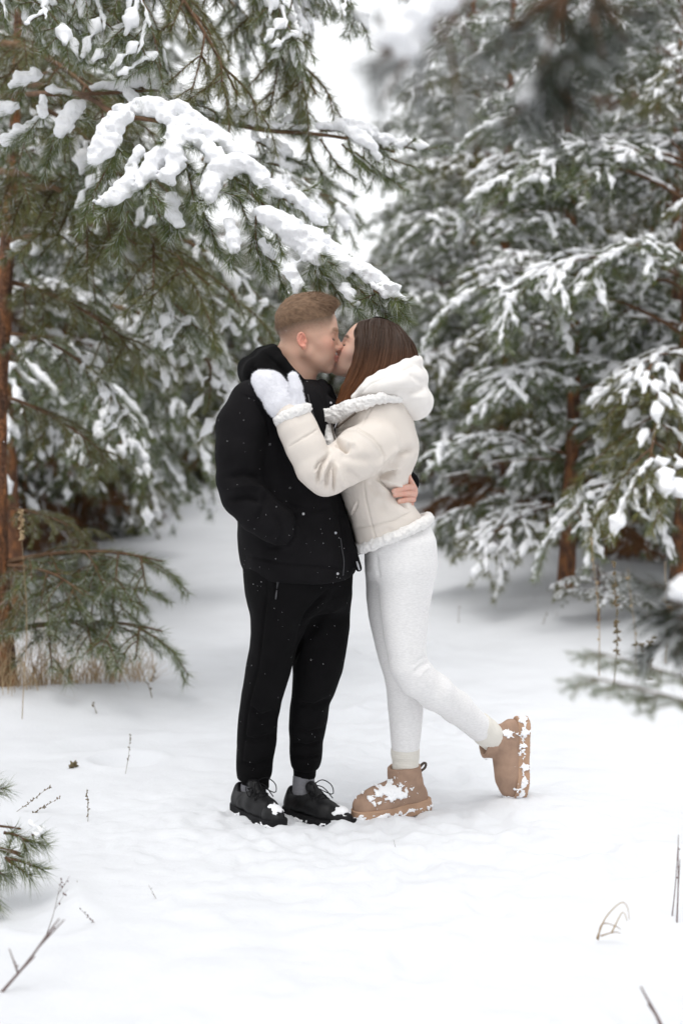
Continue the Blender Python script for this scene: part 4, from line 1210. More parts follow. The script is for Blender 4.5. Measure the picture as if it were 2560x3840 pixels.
# --- man's hair: cap with a short brushed-forward top and strands
def man_hair_f(P):
    Q = man_local(P)
    d = ellip(Q, (-3, 0, 48), (96, 75, 88))
    zl = np.interp(Q[:, 0], [-115, -90, -40, 0, 40, 66, 84, 100], [18, 24, 44, 56, 64, 74, 92, 108])
    t = np.clip((Q[:, 2] - zl) / 46, -0.3, 1)
    th = np.where(t > 0, 9.0 * t, 10 * t) + np.clip((Q[:, 2] - 95) / 40, 0, 1) * (4 + 7 * np.clip((Q[:, 0] + 10) / 80, 0, 1))
    d = d - th + 2.4 * vnoise(Q * np.array([0.45, 1, 0.8]), 9, 3) * np.clip(t, 0, 1)
    front = ellip(Q, (46, 0, 112), (42, 50, 21))
    d = smin(d, front + 2.5 * vnoise(Q, 8, 5), 16)
    return d * MS
hv, hf = polygonise(man_hair_f, *px_box(1000, 1070, 1320, 1290, -.14, .12, 0.01), 0.003, it=1)
M['man_hair_base'] = mat('man_hair_base', (0.170, 0.106, 0.067), 0.75, 0.2, var=0.30, vscale=150, stretch=(0.35, 1, 0.7), bump=0.6, bscale=320)
hair = adopt(mesh_obj('hair', hv, hf, M['man_hair_base']), man)
def ribbons(P0, D, length, width, rg, n=4, curl=None, taper=True):
    """strands: (N,3) roots, directions"""
    N = len(P0); s = np.linspace(0, 1, n)
    pts = P0[:, None] + D[:, None] * (length[:, None] * s)[..., None]
    if curl is not None: pts = pts + curl[:, None] * (length[:, None] * s ** 2)[..., None]
    side = np.cross(D, rg.normal(size=(N, 3))); side /= np.linalg.norm(side, axis=1, keepdims=True)
    w = (width[:, None] * (1 - (0.85 * s if taper else 0)) / 2)[..., None]
    V = np.concatenate([pts - side[:, None] * w, pts + side[:, None] * w], 1).reshape(-1, 3)
    b = np.arange(N)[:, None] * 2 * n; i = np.arange(n - 1)[None]
    F = np.stack([b + i, b + i + 1, b + n + i + 1, b + n + i], -1).reshape(-1, 4)
    return V, F
rg = np.random.default_rng(21)
hn = normals(hv, hf); hq = man_local(hv)
idx = rg.choice(len(hv), 9500)
fw = MR[:, 0]; upv = MR[:, 2]
hgt = np.clip((hq[idx, 2] - 50) / 80, 0, 1)
D = hn[idx] * (0.12 + 0.16 * hgt)[:, None] + fw * (0.25 + 0.7 * hgt)[:, None] - upv * (0.9 * (1 - hgt))[:, None] + 0.16 * rg.normal(size=(9500, 3))
D /= np.linalg.norm(D, axis=1, keepdims=True)
edge = np.clip((hq[idx, 2] - np.interp(hq[idx, 0], [-115, -90, -40, 0, 40, 66, 84, 100], [18, 24, 44, 56, 64, 74, 92, 108])) / 30, 0.25, 1)
V_, F_ = ribbons(hv[idx] - hn[idx] * 0.003, D, edge * (0.010 + 0.010 * hgt) * (0.6 + 0.7 * rg.random(9500)), np.full(9500, 0.0019), rg)
st = mesh_obj('hair_strands', V_, F_, M['man_hair'], smooth=False); st.parent = hair; st['kind'] = 'stuff'

# clipped stubble of the fade, thinning out down the sides
wv_ = w[:len(V1)].copy(); wv_[np.abs(Q[:len(V1), 0]) > 120] = 0
k_ = np.flatnonzero((wv_ > .18) & (Q[:len(V1), 2] < 95) & (Q[:len(V1), 2] > -45))
k_ = rg.choice(k_, 5200, p=wv_[k_] ** 1.5 / (wv_[k_] ** 1.5).sum())
nv_ = normals(V1, F1)
D = nv_[k_] * .35 - MR[:, 2] * .8 - MR[:, 0] * .25 + .25 * rg.normal(size=(5200, 3)); D /= np.linalg.norm(D, axis=1, keepdims=True)
V_, F_ = ribbons(V1[k_] + .003 * rg.normal(size=(5200, 3)) * np.array([1, .1, 1]), D, .002 + .006 * wv_[k_] ** 2, np.full(5200, .0009), rg, 3)
sb_ = mesh_obj('stubble', V_, F_, M['man_hair'], smooth=False); sb_.parent = hair; sb_['kind'] = 'stuff'

# --- jacket
J = px_box(810, 1280, 1380, 2200, -.36, .40, 0.02)
def man_jacket(P):
    d = loft(P, [(1425, 1010, 1190, .01, .10), (1455, 945, 1225, .01, .19), (1500, 905, 1250, .01, .225), (1560, 890, 1268, .01, .24), (1700, 888, 1275, .01, .24),
                 (1850, 888, 1282, .01, .235), (1950, 890, 1312, .005, .23), (2050, 895, 1338, 0, .225), (2110, 905, 1344, 0, .22), (2150, 922, 1330, 0, .215), (2172, 932, 1308, 0, .21)], 2.3, .02)
    d = smin(d, chain(P, wch((950, 1520, -.19), (905, 1600, -.22), (894, 1700, -.235), (897, 1800, -.235), (908, 1862, -.235)), [.083, .078, .072, .070, .066], .02), .03)
    fa = chain(P, wch((908, 1860, -.235), (965, 1915, -.245), (1030, 1960, -.24), (1082, 2005, -.215)), [.067, .066, .062, .050], .015)
    d = smin(d, fa, .012)
    # open front edge with its zip tab
    d = smin(d, chain(P, wch((1290, 1950, -.10), (1322, 2060, -.11), (1345, 2132, -.11)), [.012, .012, .010], .01, 1.5), .015)
    return d
MJ = [([(1105, 1900), (1112, 1960), (1108, 2010), (1075, 2052), (1010, 2055)], 6, .006), ([(1268, 1900), (1284, 2000), (1292, 2165)], 5, .004),
      ([(905, 1480), (960, 1500), (1000, 1560), (1015, 1650)], 5, .004), ([(925, 2085), (1100, 2120), (1285, 2130)], 5, .004),
      ([(850, 1790), (920, 1775), (990, 1790)], 14, .010), ([(870, 1830), (940, 1820), (1000, 1850)], 12, -.009), ([(860, 1880), (930, 1860), (980, 1880)], 12, .010),
      ([(960, 1960), (990, 1900), (1000, 1850)], 14, .008), ([(1030, 1930), (1060, 1990), (1040, 2040)], 12, .006), ([(1060, 1890), (1160, 1915), (1230, 1905)], 10, .004),
      ([(1040, 1600), (1070, 1750), (1080, 1880)], 26, .010)]
MJ = [(p_, w_, a_ * 1.6) for p_, w_, a_ in MJ]
jk, jV, jF = garment('jacket', man_jacket, *J, 0.0045, M['black_wool'], man, MJ, .006, .09, 2)
def man_hood(P):
    d = chain(P, wch((1150, 1462, -.075), (1105, 1420, -.115), (1050, 1362, -.115), (1030, 1325, -.08), (1022, 1312, 0), (1030, 1325, .08), (1060, 1380, .115), (1120, 1440, .10), (1158, 1470, .05)), [.018, .022, .024, .022, .020, .022, .026, .024, .018], .008)
    d = smin(d, chain(P, wch((1030, 1430, -.15), (965, 1390, -.11), (942, 1385, 0), (965, 1390, .11), (1030, 1430, .15)), [.030, .040, .042, .040, .03], .02), .03)
    d = smin(d, ellip(P, W(952, 1415, 0), (.046, .135, .036)), .02)
    d = smin(d, chain(P, wch((1000, 1345, -.10), (985, 1340, 0), (1000, 1345, .10)), [.030, .034, .03], .02), .02)
    d = smin(d, chain(P, wch((1110, 1470, -.12), (1040, 1450, -.16), (980, 1460, -.16)), [.03, .03, .02], .02), .03)
    return d
hd, _, _ = garment('hood', man_hood, *px_box(890, 1280, 1200, 1500, -.22, .22), 0.0042, M['black_jersey'], man,
                   [([(955, 1345), (945, 1380), (965, 1400), (1020, 1405)], 7, .008), ([(1000, 1330), (1060, 1390), (1110, 1440)], 6, .005)], .003, .05, 6)
def man_collar(P):
    d = chain(P, wch((1165, 1475, -.10), (1205, 1440, -.03), (1228, 1460, .02), (1258, 1510, .03)), [.014, .016, .016, .012], .01, 1.2)
    d = smin(d, chain(P, wch((1190, 1530, -.14), (1215, 1470, -.06), (1245, 1510, -.02)), [.010, .022, .014], .01), .02)
    d = smin(d, chain(P, wch((1205, 1600, -.17), (1228, 1520, -.10), (1255, 1530, -.05)), [.008, .026, .016], .01), .02)
    return d
cl, clV, _ = garment('collar', man_collar, *px_box(1140, 1400, 1290, 1640, -.22, .1), 0.004, M['black_wool'], man, (), .003, .04, 8)
garment('sleeve', lambda P: smax(chain(P, wch((1130, 1540, .21), (1240, 1660, .31), (1380, 1775, .33), (1470, 1800, .22), (1524, 1812, .075)), [.075, .068, .060, .052, .043], .02), (P - W(1532, 1822, .055)) @ np.array([.2, -.9, -.2]), .006), *px_box(1080, 1450, 1600, 1900, .0, .42), .005, M['black_wool'], man, (), .004, .06, 18)
# zips, snaps, pull tab
b = Bag()
p = [surf(np.concatenate([jV, clV]), x, y) + np.array([0, -.002, 0]) for x, y in ((1157, 1470), (1172, 1520), (1186, 1570), (1196, 1618))]
b.add(*tube(resample(p, .01), .0016, 5))
adopt(b.build('zip', M['dark_metal']), man)
b = Bag(); p = [surf(jV, x, y) + np.array([0, -.002, 0]) for x, y in ((1284, 2015), (1290, 2060), (1294, 2110), (1293, 2160))]
b.add(*tube(resample(p, .01), .0018, 5)); adopt(b.build('zip', M['dark_metal']), man)
def disc(c, r, t=.0015):
    a = np.linspace(0, 2 * math.pi, 13)[:-1]
    V = [c + np.array([r * math.cos(q), -t, r * math.sin(q)]) for q in a] + [c + np.array([r * .6 * math.cos(q), -t * 2, r * .6 * math.sin(q)]) for q in a] + [c + np.array([0, -t * 1.2, 0])]
    i = np.arange(12); j = (i + 1) % 12
    return np.array(V), [np.stack([i, j, 12 + j, 12 + i], 1), np.stack([12 + i, 12 + j, np.full(12, 24)], 1)]
for x, y in ((1143, 1925), (1266, 1998), (1274, 2154), (1247, 1508)):
    V_, F_ = disc(surf(np.concatenate([jV, clV]), x, y) + np.array([0, -.002, 0]), .0042)
    adopt(mesh_obj('snap_button', V_, F_, M['metal']), man)
b = Bag(); c = surf(jV, 1332, 2118)
b.add(*tube(c + np.array([[0, -.004, .008], [.004, -.006, -.004], [.009, -.006, -.02]]), [.003, .004, .003], 6))
adopt(b.build('zip_pull', M['metal']), man)

# --- joggers
def leg_near(P):
    d = loft(P, [(2120, 918, 1230, -.04, .15), (2230, 926, 1215, -.05, .14), (2300, 940, 1175, -.06, .125), (2430, 940, 1115, -.05, .105), (2500, 922, 1096, -.03, .10), (2600, 906, 1066, .02, .095),
                 (2700, 894, 1041, .07, .090), (2800, 889, 1034, .11, .085), (2870, 888, 1022, .14, .080), (2900, 889, 1022, .15, .078), (2922, 895, 1010, .155, .066)], 2.2, .012)
    return d
def leg_far(P):
    return loft(P, [(2120, 1040, 1318, .06, .15), (2250, 1060, 1317, .07, .14), (2350, 1082, 1311, .08, .125), (2450, 1093, 1296, .09, .11), (2530, 1096, 1280, .10, .10), (2600, 1092, 1256, .11, .095), (2640, 1086, 1234, .12, .09),
                    (2700, 1084, 1229, .13, .085), (2750, 1086, 1220, .14, .082), (2780, 1087, 1209, .15, .08), (2840, 1085, 1208, .16, .078), (2868, 1088, 1202, .165, .072), (2884, 1096, 1190, .165, .06)], 2.2, .012)
def man_trousers(P):
    d = smin(leg_near(P), leg_far(P), .012)
    d = smin(d, loft(P, [(2100, 925, 1312, 0, .19), (2150, 924, 1314, 0, .19), (2230, 928, 1315, 0, .18), (2290, 945, 1300, 0, .15)], 2.2, .03), .03)
    d = smin(d, loft(P, [(2905, 906, 1010, .155, .052), (2930, 909, 1009, .158, .050), (2958, 909, 1009, .158, .050)], 2.0, .006), .004)
    d = smin(d, loft(P, [(2868, 1097, 1187, .165, .045), (2890, 1098, 1185, .168, .045), (2918, 1098, 1184, .168, .045)], 2.0, .006), .004)
    return d
MT = [([(1008, 2160), (992, 2300), (970, 2500), (930, 2650), (905, 2880)], 5, .004), ([(1230, 2215), (1150, 2310), (1100, 2480)], 10, .012), ([(930, 2650), (980, 2690), (1035, 2670)], 12, .008),
      ([(900, 2860), (960, 2875), (1015, 2850)], 10, .007), ([(1095, 2790), (1150, 2800), (1205, 2785)], 9, .008), ([(1095, 2835), (1150, 2846), (1200, 2838)], 8, .008),
      ([(1100, 2730), (1160, 2750), (1220, 2735)], 11, .008), ([(1110, 2640), (1180, 2650), (1238, 2625)], 12, .009), ([(1280, 2210), (1220, 2300), (1140, 2400)], 18, .008), ([(1030, 2150), (1034, 2230)], 4, .004),
      ([(910, 2770), (960, 2780), (1030, 2755)], 12, .007)]
MT = [(p_, w_, a_ * 1.5) for p_, w_, a_ in MT]
tr, tV, tF = garment('trousers', man_trousers, *px_box(870, 2090, 1340, 2975, -.22, .30), 0.0048, M['black_jersey'], man, MT, .006, .10, 14)
b = Bag()
for side in (0, 1):
    p = [surf(tV, x, y) + np.array([0, -.0015, 0]) for x, y in (((1026, 2150), (1032, 2180), (1030, 2205)) if side == 0 else ((1052, 2155), (1042, 2185), (1031, 2205)))]
    b.add(*tube(p, .0012, 4))
c = surf(tV, 1030, 2215); b.add(*tube(c + np.array([[0, -.003, 0], [-.002, -.004, -.016], [-.004, -.003, -.03]]), [.002, .003, .002], 5))
z_ = b.build('pocket_zip', M['dark_metal']); z_.parent = tr

# --- shoes
def foot_frame(pos, yaw, pitch=0.0):
    return np.asarray(pos), rotz(yaw) @ roty(-pitch)
def tail_chain2(Q, pts, r):
    q = Q.copy(); q[:, 2] = 0
    return chain(q, [np.array([x, y, 0.0]) for x, y in pts], r, .02)
def build_shoe(root, pos, yaw, seed, side):
    o, Rm = foot_frame(pos, yaw)
    loc = lambda P: (P - o) @ Rm
    fp = [(-.050, 0), (.02, .002 * side), (.115, .006 * side), (.175, -.004 * side), (.200, -.006 * side)]
    fr = [.036, .036, .048, .037, .024]
    def sole(P):
        Q = loc(P); d2 = tail_chain2(Q, fp, fr)
        toe = np.clip((Q[:, 0] - .17) / .06, 0, 1) ** 2 * .014
        ridge = .0022 * np.sign(np.sin(Q[:, 0] * 2 * math.pi / .0115)) * (Q[:, 2] < .012)
        zz = Q[:, 2] - toe
        return smax(d2 - .003 - ridge, np.maximum(zz - (.030 + .010 * np.clip(-Q[:, 0] / .06, 0, 1)), -zz), .005)
    def upper(P):
        Q = loc(P)
        d = chain(Q, [np.array(q) for q in ((-.046, 0, .042), (-.042, 0, .056), (.0, 0, .060), (.055, 0, .058), (.110, .004 * side, .042), (.165, -.003 * side, .034), (.195, -.006 * side, .030))], [.034, .034, .039, .041, .040, .033, .022], .02)
        d = smin(d, ellip(Q, np.array([-.058, 0, .088]), (.010, .022, .022)), .014)
        d = smax(d, .020 - Q[:, 2], .006)
        hole = ellip(Q, np.array([-.006, 0, .112]), (.046, .033, .040))
        d = smax(d, -hole, .006)
        # panel seams
        s1 = np.abs(Q[:, 0] - .135 - .25 * np.abs(Q[:, 1])) ; d = d + .0016 * np.exp(-(s1 / .003) ** 2)
        s2 = np.abs(Q[:, 0] + .005 - .9 * (Q[:, 2] - .06)); d = d + .0014 * np.exp(-(s2 / .003) ** 2) * (Q[:, 2] < .085)
        return d
    def tongue(P):
        Q = loc(P)
        return chain(Q, [np.array(q) for q in ((.10, 0, .074), (.06, 0, .092), (.036, 0, .118))], [.014, .018, .020], .01) - .001 + .004 * (np.abs(Q[:, 1]) > .03)
    c = np.asarray(pos)
    lo, hi = c + np.array([-.26, -.26, -.02]), c + np.array([.26, .26, .18])
    V, F = polygonise(upper, lo, hi, .003, it=1)
    sh = adopt(mesh_obj('shoe', V, F, M['black_leather']), root)
    V2_, F2_ = polygonise(sole, lo, hi, .003, it=1); so = mesh_obj('sole', V2_, F2_, M['black_rubber']); so.parent = sh
    V3_, F3_ = polygonise(tongue, lo, hi, .0035, it=1); to = mesh_obj('tongue', V3_, F3_, M['black_leather']); to.parent = sh
    b = Bag()
    rgl = np.random.default_rng(seed)
    for k, x in enumerate((.048, .063, .078, .093, .108)):
        zt = .116 - (x - .048) * .60
        for s in (-1, 1):
            p = np.array([(x, -.030 * s, zt - .010), (x + .006, 0, zt + .003), (x + .014, .030 * s, zt - .018)])
            b.add(*tube(resample(p, .008) @ Rm.T + o, .0024, 5))
    for lp in ([(.045, 0, .128), (.055, .035, .140), (.075, .060, .120), (.085, .055, .092), (.060, .030, .105), (.046, 0, .126)],
               [(.045, 0, .128), (.052, -.030, .138), (.066, -.050, .112), (.080, -.044, .088), (.058, -.022, .104), (.046, 0, .126)],
               [(.046, 0, .127), (.075, .018, .120), (.105, .034, .085)], [(.046, 0, .127), (.072, -.020, .118), (.098, -.036, .080)]):
        b.add(*tube(resample(np.array(lp), .008) @ Rm.T + o, .0019, 5))
    la = b.build('laces', M['black_rubber']); la.parent = sh
    # snow caught on the toe and along the welt
    def crust(P):
        Q = loc(P); d = np.minimum(upper(P), sole(P)) - .0035
        n = vnoise(P, .014, seed) + .6 * vnoise(P, .006, seed + 1)
        m = np.maximum(g3(Q, (.175, 0, .06), (.03, .03, .03)) * 1.25, np.clip(1.1 - np.abs(Q[:, 2] - .012) / .016, 0, 1) * .62)
        return smax(d, (0.62 - m - .42 * n) * .02, .002)
    V4, F4 = polygonise(crust, lo, hi, .003, it=1)
    if len(V4):
        sn = mesh_obj('snow_crust', V4, F4, M['bough_snow']); sn.parent = sh; sn['kind'] = 'stuff'
    return sh
def sock(root, material, rows, n=2.0):
    f = lambda P: loft(P, rows, n, .004) + .0012 * np.cos(P[:, 2] * 2 * math.pi / .008)
    ys = [r[0] for r in rows]; xs = [r[1] for r in rows] + [r[2] for r in rows]
    vv = [r[3] for r in rows]
    o_, _, _ = garment('sock', f, *px_box(min(xs), min(ys), max(xs), max(ys), min(vv) - .1, max(vv) + .1), .003, M[material], root, (), .001, .02, 3, 1)
    return o_
build_shoe(man, (-.318, 4.870, gz(-.318, 4.870) - .012), R(-55), 41, 1)
build_shoe(man, (-.130, 4.895, gz(-.130, 4.895) - .012), R(-42), 42, -1)
sock(man, 'sock_grey', [(2935, 905, 1000, .155, .046), (2960, 900, 998, .155, .046), (3005, 896, 1000, .15, .048)])
sock(man, 'sock_grey', [(2905, 1098, 1180, .166, .042), (2935, 1097, 1180, .166, .043), (2985, 1094, 1182, .16, .046)])

# =============================================================== woman
WO = W(1371, 1339, 0.030); WS = 0.00096
WR = head_frame(WO, R(-4), R(25), -1)
def wom_local(P): return (P - WO) @ WR / WS
def wom_head(P):
    d = head_sdf(wom_local(P), True) * WS
    d = smin(d, chain(P, wch((1425, 1380, .0), (1430, 1450, .0), (1420, 1530, .0)), [.046, .047, .055], .02), .02)
    return smin(d, capsule(P, W(1412, 1590, -.09), W(1412, 1590, .09), .055, .055), .03)
U1, G1 = polygonise(wom_head, *px_box(1240, 1190, 1540, 1640, -.22, .22, .01), .0024, margin=4, it=1)
def wom_body(P):
    d = capsule(P, W(1405, 1600, -.12), W(1405, 1600, .12), .05, .05)
    d = smin(d, chain(P, wch((1405, 1560, 0), (1405, 1720, 0), (1410, 1860, 0), (1490, 2050, 0), (1505, 2120, 0)), [.085, .09, .08, .085, .085], .03, 1.25), .03)
    d = smin(d, chain(P, wch((1395, 1650, -.16), (1235, 1788, -.30), (1100, 1570, -.285), (1050, 1490, -.27)), [.045, .036, .033, .03], .02), .03)
    d = smin(d, chain(P, wch((1390, 1640, .16), (1300, 1740, .26), (1150, 1650, .27)), [.045, .036, .03], .02), .03)
    d = smin(d, chain(P, wch((1515, 2140, -.075), (1520, 2480, -.08), (1640, 2595, -.04), (1790, 2720, .16), (1870, 2780, .23), (1905, 2830, .24)), [.075, .045, .036, .034, .033, .026], .02), .03)
    d = smin(d, chain(P, wch((1475, 2140, .085), (1490, 2500, .085), (1515, 2680, .10), (1519, 2880, .13), (1510, 2990, .135)), [.075, .045, .042, .030, .03], .02), .03)
    return d
U2, G2 = polygonise(wom_body, *px_box(1020, 1460, 2000, 3080, -.40, .36, .02), .010, it=1)
UB, GB = join_meshes([(U1, G1), (U2, G2)])
wom = mesh_obj('person', UB, GB, M['skin'])
tag(wom, 'person with long brown hair in cream jacket and pale leggings, one tan boot raised', 'person')
Q = wom_local(UB); S_ = np.column_stack([Q[:, 0], np.abs(Q[:, 1]), Q[:, 2]])
C = np.tile(np.array([[0.66, 0.43, 0.335]]), (len(UB), 1))
C = paint(C, 0.5 * g3(S_, (68, 44, -16), (26, 26, 22)), (0.66, 0.34, 0.27))
C = paint(C, 0.6 * g3(S_, (108, 0, -20), (12, 14, 12)), (0.66, 0.31, 0.25))
C = paint(C, np.clip(2.2 * g3(S_, (96, 0, -52), (12, 24, 8.5)), 0, 0.9), (0.50, 0.15, 0.14))
wb = np.clip(2.6 * np.exp(-((S_[:, 2] - 37 + 0.004 * (S_[:, 1] - 26) ** 2) / 3.6) ** 2) * np.exp(-((S_[:, 1] - 30) / 19) ** 4) * (Q[:, 0] > 55), 0, 0.85)
C = paint(C, wb, (0.10, 0.055, 0.035))
wl = np.clip(2.2 * np.exp(-((S_[:, 2] - 5.0) / 2.0) ** 2) * np.exp(-((S_[:, 1] - 33) / 14) ** 4) * (Q[:, 0] > 66), 0, 0.95)
C = paint(C, wl, (0.03, 0.02, 0.018))
set_col(wom, C)

lashes(wom, WO, WR, WS, True, .0013)
# --- long hair: flowing locks from the crown, forward over the shoulder
def lerp_path(A, B, t): return [tuple(np.array(a) * (1 - t) + np.array(b) * t) for a, b in zip(A, B)]
GUIDE = [  # near side, front to back; each: crown -> tip
    [(1352, 1222, -.005), (1350, 1244, -.040), (1356, 1282, -.076), (1350, 1340, -.092), (1330, 1400, -.098), (1296, 1460, -.105), (1258, 1535, -.115)],
    [(1402, 1212, -.005), (1396, 1236, -.060), (1386, 1294, -.094), (1372, 1352, -.104), (1350, 1415, -.108), (1316, 1470, -.115), (1276, 1535, -.125)],
    [(1418, 1210, -.005), (1418, 1238, -.066), (1410, 1302, -.100), (1398, 1360, -.108), (1376, 1420, -.114), (1344, 1475, -.120), (1300, 1530, -.130)],
    [(1436, 1212, -.005), (1446, 1248, -.066), (1442, 1312, -.098), (1430, 1370, -.106), (1408, 1425, -.112), (1374, 1475, -.118), (1330, 1520, -.126)],
    [(1454, 1218, -.005), (1474, 1260, -.060), (1476, 1322, -.090), (1466, 1375, -.098), (1447, 1425, -.102), (1417, 1470, -.108), (1380, 1500, -.114)],
    [(1468, 1227, -.005), (1500, 1273, -.050), (1508, 1331, -.074), (1502, 1380, -.082), (1488, 1420, -.086), (1465, 1455, -.092), (1440, 1480, -.098)],
    [(1480, 1239, .000), (1520, 1291, -.030), (1533, 1346, -.046), (1531, 1390, -.052), (1522, 1425, -.056), (1506, 1455, -.06), (1490, 1475, -.062)],
    [(1484, 1246, .01), (1526, 1301, .010), (1541, 1351, .010), (1541, 1395, .01), (1534, 1430, .01), (1522, 1455, .01), (1510, 1475, .01)]]
FARG = [[(x, y, .02 - v) for x, y, v in g] for g in GUIDE[1:7]]
def wom_hair_f(P):
    d = np.full(len(P), 1.0)
    rr = [.012, .022, .026, .026, .025, .021, .010]
    for g in GUIDE + FARG:
        d = smin(d, chain(P, wch(*[(x, y, v + (.016 if v < 0 else -.016)) for x, y, v in g]), rr, .01), .016)
    Q = wom_local(P)
    sk = ellip(Q, (-6, 0, 50), (103, 79, 93)) * WS
    sk = smax(sk, (Q[:, 0] - 58 - 0.24 * Q[:, 2]) * WS, .012)
    sk = smax(sk, (-20 - Q[:, 2]) * WS, .02)
    d = smin(d, sk, .015)
    # keep the face free
    d = smax(d, -ellip(Q, (98, 0, -28), (46, 66, 118)) * WS, .006)
    return d
wv, wf = polygonise(lambda P: wom_hair_f(P) + .0035, *px_box(1220, 1185, 1580, 1570, -.19, .19, .01), .0036, it=2)
whair = mesh_obj('hair', wv, wf, M['woman_hair'])
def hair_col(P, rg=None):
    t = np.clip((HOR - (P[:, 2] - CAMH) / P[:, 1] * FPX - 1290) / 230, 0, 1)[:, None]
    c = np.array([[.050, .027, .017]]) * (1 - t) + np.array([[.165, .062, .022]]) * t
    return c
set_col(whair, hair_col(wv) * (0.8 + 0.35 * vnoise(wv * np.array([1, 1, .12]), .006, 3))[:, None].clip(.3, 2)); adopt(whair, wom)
rg = np.random.default_rng(77)
def hair_sheet(guides, n, lift, w0, rg, spread=.006):
    G = np.array([resample(wch(*g), .02)[np.linspace(0, len(resample(wch(*g), .02)) - 1, 18).astype(int)] for g in guides])
    t = rg.random(n) * (len(guides) - 1); i = np.minimum(t.astype(int), len(guides) - 2); f = (t - i)[:, None, None]
    P = G[i] * (1 - f) + G[i + 1] * f
    s = np.linspace(0, 1, 18)
    wob = rg.normal(size=(n, 3))[:, None] * spread * s[None, :, None] ** 1.5 + rg.normal(size=(n, 3))[:, None] * .002
    ph = rg.random((n, 1)) * 6.28
    P = P + wob + np.stack([.003 * np.sin(s * 9 + ph) * s, 0 * s + 0 * ph, 0 * s + 0 * ph], -1)
    P[:, :, 1] -= lift * np.sin(np.pi * np.clip(s * .9 + .05, 0, 1)) * (1 if guides[0][2][2] < 0 else -1) * (0.4 + 0.6 * rg.random((n, 1)))
    cut = (0.80 + 0.22 * rg.random((n, 1))).clip(0, 1)
    idx = s[None] * cut * 17; k = np.minimum(idx.astype(int), 16); fr = (idx - k)[..., None]
    P = np.take_along_axis(P, k[..., None], 1) * (1 - fr) + np.take_along_axis(P, k[..., None] + 1, 1) * fr
    # lift every strand out to the surface of the hair mass
    X = P.reshape(-1, 3); tgt = np.repeat(.0006 + .003 * rg.random(n), 18)
    for _ in range(2):
        e_ = .002; d0 = wom_hair_f(X)
        gr = np.stack([wom_hair_f(X + np.eye(3)[c] * e_) - d0 for c in range(3)], 1); gr /= np.maximum(np.linalg.norm(gr, axis=1, keepdims=True), 1e-9)
        X = X + gr * np.clip(tgt - d0, -.004, .03)[:, None]
    P = X.reshape(n, 18, 3)
    for _ in range(3): P[:, 1:-1] = .5 * P[:, 1:-1] + .25 * (P[:, :-2] + P[:, 2:])
    T = np.gradient(P, axis=1); side = np.cross(T, np.array([0, -1.0, 0]) + .5 * rg.normal(size=(n, 1, 3)))
    side /= np.maximum(np.linalg.norm(side, axis=2, keepdims=True), 1e-9)
    w = (w0 * (0.5 + rg.random((n, 1))) * (1 - 0.6 * s[None] ** 3))[..., None] / 2
    V = np.concatenate([P - side * w, P + side * w], 1).reshape(-1, 3)
    b = np.arange(n)[:, None] * 36; q = np.arange(17)[None]
    F = np.stack([b + q, b + q + 1, b + 18 + q + 1, b + 18 + q], -1).reshape(-1, 4)
    sh = np.repeat(0.55 + 0.95 * rg.random(n), 36)
    return V, F, sh
V_, F_, sh = hair_sheet(GUIDE, 6000, .004, .0014, rg)
V2_, F2_, sh2 = hair_sheet(FARG, 700, .004, .0017, rg)
V_, F_ = np.vstack([V_, V2_]), np.vstack([F_, F2_ + len(V_)])
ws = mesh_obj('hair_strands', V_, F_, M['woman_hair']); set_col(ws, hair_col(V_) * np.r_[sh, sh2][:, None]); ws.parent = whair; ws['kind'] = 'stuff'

# --- cream jacket
HEM = (W(1335, 2046, 0), W(1602, 1935, 0))
hem_n = np.array([-(HEM[1][2] - HEM[0][2]), 0, HEM[1][0] - HEM[0][0]]); hem_n /= np.linalg.norm(hem_n)
def wom_torso(P):
    d = loft(P, [(1478, 1350, 1520, 0, .12), (1510, 1300, 1532, 0, .165), (1550, 1268, 1540, 0, .19), (1600, 1252, 1552, 0, .20), (1650, 1244, 1566, 0, .205), (1690, 1244, 1571, 0, .205),
                 (1730, 1248, 1562, 0, .20), (1780, 1256, 1538, 0, .195), (1830, 1266, 1524, 0, .19), (1865, 1276, 1528, 0, .19), (1900, 1288, 1550, 0, .195), (1940, 1306, 1582, 0, .20), (1990, 1323, 1592, 0, .205), (2080, 1336, 1606, 0, .21)], 2.35, .02)
    return smax(d, -(P - HEM[0]) @ hem_n, .008)
def wom_sleeve(P):
    d = chain(P, wch((1400, 1672, -.185), (1345, 1700, -.23), (1292, 1738, -.27), (1240, 1788, -.30), (1216, 1796, -.305)), [.086, .080, .070, .052, .050], .02)
    d = smin(d, chain(P, wch((1212, 1796, -.305), (1180, 1756, -.31), (1146, 1676, -.305), (1118, 1612, -.295), (1098, 1566, -.285)), [.050, .058, .062, .060, .056], .015), .022)
    return d
def wom_jacket(P): return smin(wom_torso(P), wom_sleeve(P), .012)
